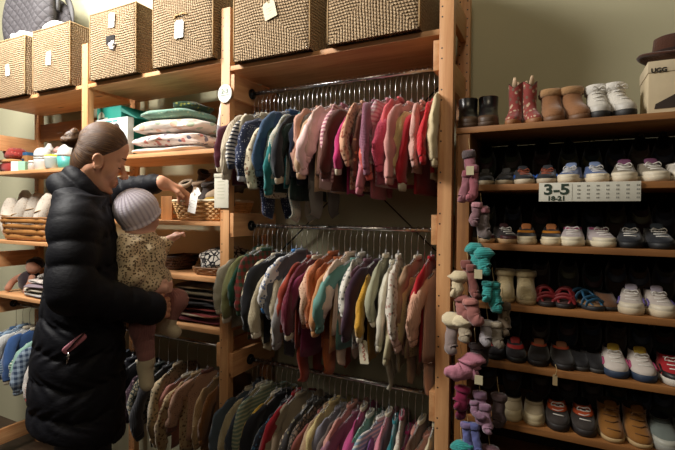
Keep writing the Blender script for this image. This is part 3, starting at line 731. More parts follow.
pair(1, (686, 712), 'sneaker', 'canvas_sneaker', 'white sneakers at the right edge', ('#c8c0b2', '#d0c8b6', '#8a8a94'), ('cap', 'laces'), 1.02)
# third shelf
pair(2, (480, 503), 'sneaker', 'baby_sneaker', 'dark brown sneakers with tan toes', ('#241b1c', '#a0825c', '#3c1c20', '#120c0c', '#43191d'), ('cap', 'laces', 'tongue'), .95, .075, (.45, .5))
pair(2, (525, 551), 'sneaker', 'baby_sneaker', 'black high-tops with orange tongue patch', ('#17161a', '#c4b494', '#b8741c', '#100c0c', '#cfc0a2', '#b5703c'), ('cap', 'tongue', 'strap'), .96, .075, (.05, .05))
pair(2, (573, 602), 'sneaker', 'canvas_sneaker', 'white sneakers with pink straps', ('#b0a4a4', '#d2c6aa', '#a03a68', '#2a1c28', '#d2c8b0'), ('cap', 'strap2', 'laces'), 1.05, .075, (-.05, .2))
pair(2, (633, 662), 'sneaker', 'baby_sneaker', 'black trainers', ('#1c1e24', '#101114', '#3a4654', '#0e0e10', '#23262c'), ('laces', 'tongue'), 1.05, .075, (-.1, .1))
# fourth shelf
pair(3, (503, 525), 'boot', 'knitted_boot', 'cream ribbed knitted boots', ('#b3a17a', '#a08a64', '#c2b088', '#4a3c28'), ('cuff',), .96, .075, (.1, .15), pat='rib', hz=.95)
pair(3, (545, 565), 'strappy', 'strappy_sandal', 'red and black strappy sandals', ('#7a1e22', '#1c1414', '#3a2420'), (), 1, .075, (.15, -.05))
pair(3, (588, None), 'strappy', 'strappy_sandal', 'blue and tan sandals', ('#22506e', '#1a1c20', '#8a6844'), (), 1, .075, (.5, .3))
pair(3, (607, None), 'slip', 'slip_on_shoe', 'brown slip-on shoes', ('#5a3a22', '#15100c', '#2a1c14'), (), .9, .095, (.2, .3))
pair(3, (634, 662), 'chunky', 'baby_trainer', 'chunky white trainers', ('#b8ada4', '#c4b498', '#5a4c86', '#2c2834', '#c8bda8', '#b0a8b8'), ('cap', 'tongue', 'laces', 'stripe'), 1.0, .075, (-.1, .15))
# fifth shelf
pair(4, (493, 514), 'sneaker', 'baby_sneaker', 'black and red sneakers', ('#1c1618', '#101010', '#8c2420', '#0c0a0a'), ('strap', 'tongue'), .95, .075, (.1, .2))
pair(4, (538, 562), 'sneaker', 'baby_sneaker', 'dark sneakers with orange trim', ('#211c1a', '#141010', '#a8482c', '#0c0a0a', '#2b2420', '#8c5a3c'), ('strap2', 'tongue'), 1.0, .075, (0, .2))
pair(4, (580, 594), 'slip', 'slip_on_shoe', 'black slip-ons', ('#141214', '#2c2a28', '#222'+'222'), (), .9, .085, (.1, .3))
pair(4, (616, 644), 'chunky', 'baby_trainer', 'white and navy running trainers', ('#c9bfb6', '#27374e', '#a8466c', '#2a2430', '#c9bfb6', '#c7a83c'), ('tongue', 'laces', 'stripe'), 1.02, .075, (.1, .1))
pair(4, (676, 706), 'chunky', 'baby_trainer', 'red and black trainers', ('#a01820', '#c8c0b4', '#141214', '#100c0c', '#1a1618'), ('cap', 'laces', 'stripe'), 1.02, .075, (.1, .1))
# sixth shelf
pair(5, (511, 533), 'slip', 'slip_on_shoe', 'cream slip-ons with straps', ('#a8987a', '#b3a27e', '#8c7c60', '#2a2218', '#c0b08c'), ('strap2', 'cap'), 1.0, .075, (.05, .05), hz=1.15)
pair(5, (557, 584), 'chunky', 'baby_trainer', 'dark trainers with orange bands', ('#352e2a', '#241e1c', '#b3481e', '#120e0c', '#b3481e'), ('strap', 'strap2', 'laces'), 1.02, .075, (.1, .1))
pair(5, (612, 640), 'boot', 'work_boot', 'tan nubuck lace-up boots', ('#8a5a20', '#b09468', '#6a4216', '#2c1c10', '#7c5220', '#7a4e1c', '#5a3a18'), ('laces', 'tongue'), 1.04, .075, (.1, .12), hz=.78)
pair(5, (667, 694), 'chunky', 'baby_trainer', 'grey trainers with white toes', ('#6c746e', '#8c8c84', '#3c4440', '#1c1c1c', '#a8a89c'), ('cap', 'strap2'), 1.02, .075, (.05, .1))
# back row, leaning on the backing board
rb = random.Random(3)
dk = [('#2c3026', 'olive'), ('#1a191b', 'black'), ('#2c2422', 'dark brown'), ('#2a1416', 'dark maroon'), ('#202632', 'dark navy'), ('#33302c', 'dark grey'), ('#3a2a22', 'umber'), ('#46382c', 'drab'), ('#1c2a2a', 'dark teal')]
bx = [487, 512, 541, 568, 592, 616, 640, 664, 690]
for row in range(1, 6):
    ks = list(range(9)); rb.shuffle(ks)
    for j, px in enumerate(bx):
        c, w = dk[ks[j]]
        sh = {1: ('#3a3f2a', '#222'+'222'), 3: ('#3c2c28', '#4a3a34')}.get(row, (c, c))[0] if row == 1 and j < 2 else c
        Yb = .205; z = ST[row]; x = WX(px, Yb, z+.06)
        lab = f'{w} baby shoe leaning at the back of the {SHN[row]}'
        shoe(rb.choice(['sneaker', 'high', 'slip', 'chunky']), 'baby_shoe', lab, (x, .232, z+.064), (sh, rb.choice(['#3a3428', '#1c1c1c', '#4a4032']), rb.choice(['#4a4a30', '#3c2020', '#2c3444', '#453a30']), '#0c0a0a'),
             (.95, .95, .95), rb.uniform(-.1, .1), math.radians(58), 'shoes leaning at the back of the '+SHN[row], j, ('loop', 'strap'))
# shelf sign with its number table
p0 = W(539, 190, -.004); p1 = W(641, 190, -.004)
sg = thing('shelf_sign', 'white sign reading 3-5 and 18-21 clipped to the second shoe shelf edge', 'sign', ((p0.x+p1.x)/2, -.003, 1.518))
hw = (p1.x-p0.x)/2
boxo('board', -hw, hw, -.002, .002, -.026, .026, plain('sign_white', '#d8d6c8', .6), sg, .0006)
ink = plain('dark_green_ink', '#24382a', .7)
text('lettering', '3-5', (-hw+.044, -.0026, .006), .040, ink, sg, bold=.0012, sx=1.25)
text('lettering', '18-21', (-hw+.044, -.0026, -.018), .017, ink, sg, bold=.0007, sx=1.15)
bm = bmesh.new(); box(bm, -hw+.082, -hw+.0828, -.0026, -.002, -.022, .022)
for i in range(7):
    for j in range(4):
        x = -hw+.095+i*.0225; z = .016-j*.0107
        for k in range(2): box(bm, x+k*.004, x+k*.004+.0028, -.0026, -.0021, z-.0022, z+.0022)
link('number_table', bm, plain('grey_ink', '#8c8c84', .8), sg, False)
# box with a boot picture, and the hat on it
xa = WX(648, .03, 1.75); z0 = ST[0]
bx = thing('shoe_box', 'large cream boot box with dark boot picture, standing under the hat', 'box', (xa, .03, z0))
zt = W(648, 62, .03).z-z0
boxo('carton', 0, .21, 0, .13, 0, zt-.012, plain('cream_card', '#c9b897', .8), bx, .002)
boxo('lid', -.002, .212, -.002, .132, zt-.03, zt, plain('cream_lid', '#cbbb9c', .8), bx, .002)
text('lettering', 'UGG', (.022, -.0026, zt-.025), .0150, plain('black_ink', '#1a1614', .7), bx, bold=.0006, sx=1.05)
bm = bmesh.new(); prf = [(.014, .018), (.21, .022), (.21, .125), (.165, .125), (.11, .098), (.05, .055), (.016, .033)]
prf = [(x, z*zt/.16*.95) for x, z in prf]
loft(bm, [[(x, -.0012, z) for x, z in prf], [(x, .001, z) for x, z in prf]]); pic = link('boot_picture', bm, plain('picture_dark', '#33261f', .6), bx, False)
bm = bmesh.new(); prf = [(.06, .020), (.21, .024), (.21, .085), (.16, .078), (.10, .055)]
loft(bm, [[(x, -.0018, z) for x, z in prf], [(x, -.001, z) for x, z in prf]]); link('sole_picture', bm, plain('picture_mid', '#6a5a50', .6), pic, False)
hat = thing('felt_hat', 'small dark brown felt hat resting on the cream boot box', 'hat', (xa+.065, .095, z0+zt))
hat.scale = (.95, .95, 1.35); fm = fabric('#4a2a1c', 'fuzzy')
bm = bmesh.new(); R = []
for r, z in ((.076, .012), (.079, .014), (.076, .017), (.058, .008), (.048, .010), (.046, .030), (.043, .055), (.036, .064), (.018, .060), (.002, .054)):
    R.append([(r*math.cos(2*math.pi*i/36)*1.12, r*math.sin(2*math.pi*i/36)*.92, z+(.010*abs(math.cos(2*math.pi*i/36))**2*(1 if r > .06 else 0))-(.006 if z > .05 and r < .04 else 0)) for i in range(36)])
R = [[(r_[0]*.97, r_[1]*.97, .004+(.012*abs(math.cos(2*math.pi*i/36))**2 if 1 else 0)) for i, r_ in enumerate([(.05*math.cos(2*math.pi*k/36)*1.12, .05*math.sin(2*math.pi*k/36)*.92) for k in range(36)])]]+R
loft(bm, R, True, True); link('crown_and_brim', bm, fm, hat)
bm = bmesh.new(); loft(bm, [[(r*math.cos(2*math.pi*i/36)*1.12, r*math.sin(2*math.pi*i/36)*.92, z) for i in range(36)] for r, z in ((.0465, .010), (.0485, .012), (.0475, .028), (.0455, .030))], False, False); link('hat_band', bm, fabric('#2a1710', 'plain'), hat)
# ---------------------------------------------------------------- woven storage boxes on the top shelves
def seagrass():
    t = NT('seagrass_rope'); uv = t.n('ShaderNodeUVMap'); sp = t.n('ShaderNodeSeparateXYZ'); 
    nz = t.n('ShaderNodeTexNoise', Scale=9.0, Detail=3.0); t.l(uv.outputs[0], nz.inputs['Vector'])
    t.l(uv.outputs[0], sp.inputs[0])
    u = t.math('ADD', sp.outputs[0], t.math('MULTIPLY', nz.outputs[0], .016)); v = sp.outputs[1]
    row = t.math('ABSOLUTE', t.math('SINE', t.math('MULTIPLY', u, math.pi/.0105)))
    tw = t.math('ABSOLUTE', t.math('SINE', t.math('MULTIPLY', t.math('ADD', v, t.math('MULTIPLY', u, .35)), math.pi/.011)))
    h = t.math('MULTIPLY', t.math('POWER', row, .6), t.math('ADD', .55, t.math('MULTIPLY', tw, .45)))
    n2 = t.n('ShaderNodeTexNoise', Scale=160.0, Detail=3.0); t.l(uv.outputs[0], n2.inputs['Vector'])
    n3 = t.n('ShaderNodeTexNoise', Scale=14.0, Detail=3.0); t.l(t.coord(), n3.inputs['Vector'])
    base = t.ramp(n2.outputs[0], [(.3, hx('#84684a')), (.5, hx('#b39670')), (.72, hx('#d6c09c'))])
    base = t.mix(t.math('MULTIPLY', n3.outputs[0], .45), base, hx('#7d6244'))
    t.l(base, t.b.inputs['Base Color']); t.b.inputs['Roughness'].default_value = .8
    t.bump(h, 1.0, .010); return t.m
grass_m = seagrass()
def storage_box(x0, x1, z, h, label, y0=-.028, y1=.285, rz=0, hole=False, seed=0, slot=False):
    w = (x1-x0)/2; d = (y1-y0)/2; T = thing('woven_storage_box', label, 'storage box', ((x0+x1)/2, (y0+y1)/2, z), rz, 'woven storage boxes on the top shelves')
    bm = bmesh.new(); uvl = bm.loops.layers.uv.new('UVMap'); N = 14
    faces = [((-w, -d), (w, -d)), ((w, -d), (w, d)), ((w, d), (-w, d)), ((-w, d), (-w, -d))]
    def disp(p, nrm, a, b):
        q = (1-a*a)*(1-b*b)
        return p+nrm*(.007*q+.0025*noise.noise(Vector((p.x*30+seed, p.y*30, p.z*60)))*min(1, q*6))
    def panel(P, U, V, nrm, su, sv):
        G = {}
        def vt(a, b):
            k = (round(a, 4), round(b, 4))
            if k not in G: G[k] = bm.verts.new(disp(P+U*a+V*b, nrm, a, b))
            return G[k]
        for i in range(N):
            for j in range(N):
                a0, a1 = -1+2*i/N, -1+2*(i+1)/N; b0, b1 = -1+2*j/N, -1+2*(j+1)/N
                quad = [(a0, b0), (a1, b0), (a1, b1), (a0, b1)]
                am, bmid = (a0+a1)/2, (b0+b1)/2
                if abs(abs(i-(N-1)/2)-abs(j-(N-1)/2)) < .01:
                    same = (am*bmid) > 0
                    tris = [[quad[0], quad[1], quad[2]], [quad[0], quad[2], quad[3]]] if same else [[quad[0], quad[1], quad[3]], [quad[1], quad[2], quad[3]]]
                else: tris = [quad]
                for tr in tris:
                    f = bm.faces.new([vt(*q) for q in tr]); ca = sum(q[0] for q in tr)/len(tr); cb = sum(q[1] for q in tr)/len(tr)
                    for lp, (a, b) in zip(f.loops, tr):
                        lp[uvl].uv = (a*su, b*sv) if abs(cb) > abs(ca) else (b*sv+3, a*su)
    c = Vector((0, 0, h/2)); X, Y_, Z = Vector((w, 0, 0)), Vector((0, d, 0)), Vector((0, 0, h/2))
    panel(c-Y_, X, Z, Vector((0, -1, 0)), w, h/2); panel(c+X, Y_, Z, Vector((1, 0, 0)), d, h/2)
    panel(c+Y_, -X, Z, Vector((0, 1, 0)), w, h/2); panel(c-X, -Y_, Z, Vector((-1, 0, 0)), d, h/2)
    panel(c+Z, X, Y_, Vector((0, 0, 1)), w, d); panel(c-Z+Vector((0, 0, .008)), X, -Y_, Vector((0, 0, -1)), w, d)
    bmesh.ops.remove_doubles(bm, verts=bm.verts, dist=.0006)
    link('woven_body', bm, grass_m, T)
    rope = plain('rope_edge', '#a98a5e', .8, var=.15)
    bm = bmesh.new()
    tube(bm, [(-w, -d, h), (w, -d, h), (w, d, h), (-w, d, h), (-w, -d, h)], .0035, seg=6, ref=(0, 0, 1), wob=.4, seed=seed)
    link('rim', bm, rope, T)
    for sx, sy in ((-w, -d), (w, -d), (w, d), (-w, d)):
        bm = bmesh.new(); tube(bm, [(sx, sy, .004+k*h/12) for k in range(13)], .003, seg=6, wob=.5, seed=seed+sx); link('edge_rope', bm, rope, T)
    if slot:
        bm = bmesh.new(); tube(bm, catmull([(-.035, -d-.006, h*.60), (-.02, -d-.012, h*.63), (.0, -d-.013, h*.625), (.02, -d-.012, h*.635), (.038, -d-.006, h*.62)], 3), .004, seg=7, wob=.5); link('handle', bm, plain('pale_rope', '#c8a671', .8, var=.15), T)
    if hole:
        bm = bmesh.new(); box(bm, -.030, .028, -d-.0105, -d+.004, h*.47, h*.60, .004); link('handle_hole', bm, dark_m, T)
    return T
def WZf(px, py, Y): p = W(px, py, Y); return p.x, p.z
specs = [(-9, 25, 70, 2.066, 'woven storage box at the left edge, white cloths on top'), (33, 70, 66, 2.066, 'woven storage box second from left, just left of the pine post'),
         (90, 136, 50, 2.066, 'woven storage box with a dark handle hole above the woman'), (153, 213, 40, 2.066, 'woven storage box with pale rope handle, right of the holed one'),
         (234, 310, 20, 2.03, 'woven storage box with square tag at the left of the middle bay'), (328, 420, 20, 2.03, 'large woven storage box without tag beside the right pine post')]
BX = []
for i, (a, b, py, z, l) in enumerate(specs):
    xa = WX(a, -.028, z+.15); xb = WX(b, -.028, z+.15)
    storage_box(xa, xb, z+.001, .303, l, hole=(i == 2), seed=i*3, slot=(i == 3)); BX.append((xa, xb))
tag_m = plain('tag_card', '#f0eee8', .7)
def price_tag(px, py, Y, w, h, label, rot=0, mat=None, string=.012, cat='price tag', lines=True):
    p = W(px, py, Y); T = thing('price_tag', label, cat, p)
    bm = bmesh.new(); c = .18*w
    prf = [(-w/2, -h/2+c*.3), (-w/2+c*.3, -h/2), (w/2-c*.3, -h/2), (w/2, -h/2+c*.3), (w/2, h/2-c), (w/2-c, h/2), (-w/2+c, h/2), (-w/2, h/2-c)]
    cs, sn = math.cos(rot), math.sin(rot); prf = [(x*cs-z*sn, x*sn+z*cs) for x, z in prf]
    loft(bm, [[(x, -.0008, z) for x, z in prf], [(x, .0008, z) for x, z in prf]]); link('card', bm, mat or tag_m, T, False)
    bm = bmesh.new(); a = (-sn*h*.4, cs*h*.4)
    tube(bm, catmull([(a[0], -.001, a[1]), (a[0]+.004, -.004, a[1]+string*.6), (a[0], .004, a[1]+string)], 3), .0009, seg=5); link('string', bm, plain('tag_string', '#b89c6c', .8), T)
    if lines:
        bm = bmesh.new()
        for k in range(3):
            z = h*(.12-.16*k); q = [(-w*.28, z), (w*(.3-.07*k), z), (w*(.3-.07*k), z-.0016), (-w*.28, z-.0016)]
            q = [(x*cs-zz*sn, x*sn+zz*cs) for x, zz in q]; loft(bm, [[(x, -.0011, zz) for x, zz in q], [(x, -.0008, zz) for x, zz in q]])
        link('faint_print', bm, plain('faint_ink', '#b3b3aa', .8), T, False)
    return T
price_tag(7.5, 70, -.038, .034, .062, 'white paper tag on the woven box at the left edge', .08)
price_tag(48.5, 58, -.038, .040, .068, 'white paper tag on the woven box second from left', -.06)
price_tag(111.5, 20, -.038, .038, .066, 'white oval tag above the handle hole of a woven box', -.05)
price_tag(179, 29, -.040, .048, .072, 'white tag hanging from pale rope handle of a woven box', -.05)
price_tag(269.5, 10, -.040, .054, .064, 'square cream tag on the left woven box of the middle bay', .25, plain('tag_cream', '#d8cdae', .7))
# white cloth showing in the handle hole and on top of the first box
p = W(112, 45.5, -.040); o = (lambda bm: (blob(bm, (0, 0, 0), (.020, .006, .017), .8, wob=.9, seed=4), link('crumpled_cloth', bm, fabric('#e4e0da', 'plain')))[1])(bmesh.new())
o.location = p; tag(o, 'crumpled white cloth poking out of the handle hole', 'cloth')
white_f = fabric('#e4dedb', 'plain'); T0 = 2.066+.001+.303+.004
for k, (px, w, h, l) in enumerate(((28, .07, .045, 'smaller folded white cloth on top of the leftmost woven box'), (45, .10, .052, 'white muslin cloth piled behind the second woven box'))):
    x = WX(px, .10, T0); bm = bmesh.new(); blob(bm, (0, 0, h), (w, .09, h), .7, .8, wob=.35, seed=k+2); o = link('white_cloth', bm, white_f); o.location = (x if k == 0 else max(x, -2.13), .12+.02*k, T0); tag(o, l, 'cloth')
# quilted grey infant carrier
car = thing('infant_carrier', 'grey quilted infant carrier leaning on the leftmost woven box', 'baby carrier', (-2.42, .13, T0))
F = Field((-.36, -.16, -.02), (.28, .22, .5), .007)
F.ell((-.06, .02, .20), (.24, .07, .26), k=.02); F.ell((-.02, .10, .15), (.24, .055, .2), k=.01)
F.ell((-.07, -.07, .20), (.19, .06, .21), k=.02, sub=True)
F.cut((0, 0, .0), (0, 0, 1))
q = NT('quilted_grey'); w1 = q.n('ShaderNodeSeparateXYZ'); q.l(q.coord(), w1.inputs[0])
g = q.math('MINIMUM', q.math('ABSOLUTE', q.math('SINE', q.math('MULTIPLY', q.math('ADD', w1.outputs[0], w1.outputs[2]), 55))), q.math('ABSOLUTE', q.math('SINE', q.math('MULTIPLY', q.math('SUBTRACT', w1.outputs[0], w1.outputs[2]), 55))))
q.l(q.mix(q.math('LESS_THAN', g, .12), hx('#3c383a'), hx('#242224')), q.b.inputs['Base Color']); q.b.inputs['Roughness'].default_value = .8; q.bump(g, .6, .008)
o = F.mesh('quilted_shell', q.m, car); o.location = (0, 0, 0)
bm = bmesh.new(); tube(bm, catmull([(-.28, .05, .22), (-.26, .06, .40), (-.06, .06, .475), (.14, .06, .40), (.17, .05, .22)], 5), .012, seg=10, ref=(0, 1, 0)); o = link('rim', bm, plain('carrier_rim', '#3c3a3a', .6), car)
bm = bmesh.new(); tube(bm, catmull([(.175, .10, .02), (.20, .11, .14), (.20, .11, .24), (.16, .11, .32)], 5), .020, .010, seg=10, ref=(0, 1, 0)); o = link('side_strap', bm, plain('carrier_strap', '#4a4848', .7), car)

# ---------------------------------------------------------------- soft goods, boxes and baskets on the left shelves
def folded(name, label, cat, px, Y, z, size, mat, seed=0, rot=0, layers=1, group=None, x=None):
    x = WX(px, Y-size[1], z+size[2]) if x is None else x
    bm = bmesh.new(); hh = size[2]/layers
    for k in range(layers):
        r = random.Random(seed+k); blob(bm, (r.uniform(-.006, .006), r.uniform(-.006, .006), hh+2*hh*k), (size[0]*r.uniform(.94, 1), size[1]*r.uniform(.94, 1), hh*1.03), .45, .75, wob=.22, seed=seed+k, nu=40, nv=14)
    o = link(name, bm, mat); o.location = (x, Y, z+.0005); o.rotation_euler = (0, 0, rot)
    return tag(o, label, cat, group)
S2 = 1.712; zz = S2
xs = (WX(129, .03, 1.8)+WX(196, .03, 1.8))/2; hwid = (WX(196, .03, 1.8)-WX(129, .03, 1.8))/2
for lab, h, w, m, dx in (('plain off-white blanket at the bottom of the folded stack', .016, 1.0, fabric('#ded5cb', 'plain'), 0),
                     ('cream blanket with coral and navy print in the folded stack', .030, 1.02, fabric('#ead9cf', 'print', '#c2574c', .45, c3='#2c3a66'), .002),
                     ('white padded blanket with pale green leaves in the stack', .031, .96, fabric('#e8ddd0', 'print', '#9fb89a', .25, c3='#d9a888'), -.004),
                     ('mint green blanket with yellow edge, topmost of the stack', .022, .72, fabric('#7fa593', 'dots', '#b3c4a4', .5), -.006)):
    folded('folded_blanket', lab, 'blanket', 0, .145, zz, (hwid*w, .125, h), m, int(h*1000), 0, group='folded blankets', x=xs+dx); zz += h*2+.001
folded('folded_blanket', 'dark green patterned cloth lying on the mint blanket', 'blanket', 0, .15, zz-.004, (.06, .09, .018), fabric('#26402f', 'print', '#8c8a3c', .8), 9, x=xs+.08)
# white leaning bag and beige cloth by the post
o = (lambda bm: (blob(bm, (0, 0, .125), (.022, .10, .128), .6, .7, wob=.18, seed=3, nu=32), link('white_bag', bm, fabric('#e8e2dc', 'print', '#9a8aa0', .35)))[1])(bmesh.new())
o.location = (-.945, .13, S2); o.rotation_euler = (0, math.radians(8), 0); tag(o, 'white printed fabric bag leaning against the pine post', 'bag')
o = (lambda bm: (blob(bm, (0, 0, .13), (.018, .09, .13), .6, .7, wob=.3, seed=6), link('beige_sack', bm, fabric('#8a7a62', 'plain')))[1])(bmesh.new())
o.location = (-.907, .17, S2); tag(o, 'beige cloth sack standing between white bag and pine post', 'bag')
def carton(name, label, px0, px1, pyt, Y, z, dep, mat, front=None, cat='box'):
    xa = WX(px0, Y, z+.08); xb = WX(px1, Y, z+.08); h = W((px0+px1)/2, pyt, Y).z-z
    T = thing(name, label, cat, ((xa+xb)/2, Y, z+.0005)); w = (xb-xa)/2
    boxo('carton', -w, w, 0, dep, 0, h, mat, T, .003); return T, w, h
T, w, h = carton('diaper_box', 'teal green diaper carton standing behind a white photo box', 97, 121, 107, .09, S2, .15, plain('teal_card', '#0f7f70', .6))
bm = bmesh.new(); bmesh.ops.create_circle(bm, cap_ends=True, segments=20, radius=.024, matrix=Matrix.Translation((-w*.62, -.0012, h-.045)) @ Matrix.Rotation(math.pi/2, 4, 'X')); box(bm, -w+.008, -w*.1, -.0012, -.0006, h-.085, h-.052)
link('pale_patch', bm, plain('patch_beige', '#b8c0a8', .7), T, False)
bm = bmesh.new(); loft(bm, [[(w-.002, -.001, h-.01), (w+.075, .03, h-.062), (w+.075, .03, h-.066), (w-.002, -.001, h-.03)], [(w-.002, .10, h-.01), (w+.075, .10, h-.062), (w+.075, .10, h-.066), (w-.002, .10, h-.03)]]); link('open_flap', bm, plain('teal_dark', '#0b6a5c', .6), T, False)
T, w, h = carton('wipes_box', 'white box with baby face picture beside the blankets', 94, 127.5, 118.5, .045, S2, .035, plain('photo_box_white', '#cfd4cf', .6))
pic_skin = plain('picture_skin', '#b07a64', .7)
bm = bmesh.new(); bmesh.ops.create_circle(bm, cap_ends=True, segments=24, radius=.021, matrix=Matrix.Translation((w*.36, -.0010, h-.062)) @ Matrix.Rotation(math.pi/2, 4, 'X') @ Matrix.Diagonal((1, 1.25, 1, 1))); link('picture_face', bm, pic_skin, T, False)
bm = bmesh.new(); prf = [(w*.36+.024*math.cos(a), h-.056+.03*math.sin(a)) for a in [math.pi*k/12 for k in range(13)]]+[(w*.36-.015, h-.050), (w*.36+.015, h-.050)]
loft(bm, [[(x, -.0014, z) for x, z in prf], [(x, -.0009, z) for x, z in prf]]); link('picture_hair', bm, plain('picture_hair', '#3a2a22', .7), T, False)
bm = bmesh.new(); box(bm, w*.36-.034, w*.36+.034, -.0014, -.0009, .0, h-.093); link('picture_clothes', bm, plain('picture_clothes', '#8a9a94', .7), T, False)
bm = bmesh.new()
for k, (a, b) in enumerate(((-.75, -.55), (-.5, -.3), (-.27, .1), (.16, .42))): box(bm, w*a, w*b, -.0012, -.0006, h-.018, h-.010)
link('teal_heading', bm, plain('teal_ink', '#5aa0a0', .7), T, False)

# basket weaving
def basket(name, label, x, Y, z, w, d, h, c1, c2, flare=.82, rows=8, rim=True, strand=None, nst=22, cat='basket', handle=False, rope=None):
    T = thing(name, label, cat, (x, Y, z)); m1 = plain('willow_'+c1[1:], c1, .55, var=.18); m2 = plain('willow_'+c2[1:], c2, .55, var=.15)
    def pt(t, zf, off=0):
        s = flare+(1-flare)*zf; c, sn = math.cos(t), math.sin(t)
        return Vector(((w*s+off)*sgp(c, .45), (d*s+off)*sgp(sn, .45), .006+(h-.006)*zf))
    rr = strand or h/rows*.52
    bm = bmesh.new(); M_ = nst*4
    for r in range(rows):
        zf = (r+.5)/rows
        P = [pt(2*math.pi*k/M_, zf, .0028*math.sin(math.pi*(k/2+r))) for k in range(M_+1)]
        tube(bm, P, rr*.55, rr, 6, (0, 0, 1), .25, r, cap=False)
    link('woven_side', bm, m1, T)
    bm = bmesh.new()
    for k in range(nst): t = 2*math.pi*(k+.25)/nst; tube(bm, [pt(t, 0), pt(t, .5), pt(t, 1)], .0024, seg=5, ref=(0, 1, .1) if abs(math.cos(t)) > .5 else (1, 0, .1))
    P = [pt(2*math.pi*k/64, .0) for k in range(64)]; loft(bm, [[(p.x, p.y, .001) for p in P], [(p.x, p.y, .005) for p in P]]); link('stakes_and_base', bm, m2, T)
    bm = bmesh.new(); P = [pt(2*math.pi*k/64, 1)+Vector((0, 0, .002)) for k in range(65)]; tube(bm, P, .0055 if h > .05 else .004, seg=8, ref=(0, 0, 1), wob=.3, cap=False); link('rim', bm, plain('basket_rim_'+(rope or c2)[1:], rope or c2, .6, var=.1), T)
    return T
S3 = 1.417; xb0 = WX(166, .0, 1.45); xb1 = WX(218, .0, 1.45); hb = W(190, 201, 0).z-S3
xb1 = min(xb1, -.905)
basket('wicker_basket', 'rectangular honey wicker basket the woman reaches into', (xb0+xb1)/2, .135, S3, (xb1-xb0)/2+.008, .128, hb, '#dcae74', '#b98a55', .84, 8, rope='#d8c8a8')
bcx, bhw = (xb0+xb1)/2, (xb1-xb0)/2
bt = [('brown furry baby bootie', '#4a3626'), ('taupe suede baby bootie', '#8c745c'), ('dark brown baby bootie', '#2e221c'), ('sand coloured baby bootie', '#a08a70'), ('grey brown baby bootie', '#5c4c40'), ('umber baby bootie', '#3c2a20'),
      ('camel baby bootie', '#947050'), ('black baby bootie', '#1c1818'), ('walnut baby bootie', '#57402c'), ('mushroom baby bootie', '#7c6a5a')]
rr = random.Random(11)
for k, (n, c) in enumerate(bt):
    col_, row_ = k % 5, k//5
    T = shoe('boot', 'baby_bootie', f'{n} in the pile inside the wicker basket', (bcx-bhw*.8+col_*bhw*.4, .10+row_*.085, S3+.072+.062*row_+rr.uniform(0, .022)), (c, '#5a4a3a', '#b09c84' if k % 3 == 0 else c, '#2a201a'), (.88, .88, .88), rr.uniform(-1.2, 1.2), rr.uniform(-.3, .6), 'booties in the wicker basket', k, ('cuff',), pat='fuzzy')
T = shoe('slip', 'baby_slipper', 'bright green baby slipper on top of the wicker basket pile', (bcx+bhw*.72, .07, S3+hb-.012), ('#1f7a4e', '#c9a03a', '#c9a03a', '#123524'), (.75, .75, .9), -.9, .2, None, 1, ())
T = shoe('slip', 'baby_slipper', 'golden yellow baby slipper beside the green one in basket', (bcx+bhw*.42, .045, S3+hb-.016), ('#a8842c', '#7a5c20', '#7a5c20', '#4a3814'), (.7, .7, .7), -1.3, .1, None, 2, ())
price_tag(193, 203, -.022, .042, .082, 'long white tag over the front of the wicker basket', -.22)
price_tag(197, 192.5, -.012, .034, .034, 'small white card on the wicker basket rim', .6, lines=False)
# little wooden crate left of the wicker basket
xc = WX(160, .06, 1.46); T = thing('wooden_crate', 'small dark wooden crate left of the wicker basket', 'crate', (xc, .17, S3+.0005))
for y in (-.07, .07): boxo('end_frame', -.035, .035, y-.004, y+.004, 0, .11, oak['z'], T, .001)
for z in (.01, .045, .08): boxo('slat', -.035, -.030, -.066, .066, z, z+.02, oak['y'], T, .001); boxo('slat', .030, .035, -.066, .066, z, z+.02, oak['y'], T, .001)
boxo('base', -.03, .03, -.066, .066, 0, .006, oak['y'], T, .001)
# spotted cushion in a flat basket, dark bowl basket
S4 = 1.188; xq0, xq1 = WX(186, .02, 1.2), -.90
basket('flat_basket', 'shallow brown basket under the black and white spotted cushion', (xq0+xq1)/2, .15, S4, (xq1-xq0)/2, .12, .03, '#8a6440', '#6e4c2c', .9, 3)
T = folded('spotted_cushion', 'black and white spotted fabric bundle in the shallow basket', 'cushion', 0, .15, S4+.008, ((xq1-xq0)/2-.012, .10, .052), fabric('#cfc8bc', 'spots', '#17151a', .9), 5, x=(xq0+xq1)/2)
basket('bowl_basket', 'dark brown bowl basket beside the spotted cushion', WX(172, .1, 1.22)-.01, .16, S4, .055, .08, .06, '#4a3020', '#3a2418', .7, 4)
# folded dark cloths
S5 = .978; z = S5; rr = random.Random(5)
for k, (n, c, p, c2) in enumerate((('wine red', '#5a1a20', 'plain', ''), ('cream edged red', '#7a2a2a', 'stripe', '#c8b8a0'), ('brick red', '#6a2420', 'plain', ''), ('black', '#1d1a1c', 'plain', ''),
        ('cocoa brown', '#4a3226', 'plain', ''), ('olive brown', '#4c402a', 'fuzzy', ''), ('ochre brown', '#5c4426', 'plain', ''))):
    h = rr.uniform(.010, .013); folded('folded_cloth', f'{n} folded cloth in the dark pile on the lowest left shelf', 'folded clothing', 0, .14+rr.uniform(-.01, .01), z, (.155, .11, h), fabric(c, p, c2 or '#ffffff'), k*3, rr.uniform(-.04, .04), 1, 'dark folded cloths', x=-1.075+rr.uniform(-.01, .01)); z += 2*h
z = S5
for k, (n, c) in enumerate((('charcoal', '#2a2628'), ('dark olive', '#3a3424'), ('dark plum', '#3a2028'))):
    folded('folded_cloth', f'{n} folded cloth in the shadowed pile behind the child', 'folded clothing', 0, .15, z, (.13, .11, .016), fabric(c), k*5+1, 0, 1, x=-1.40); z += .032
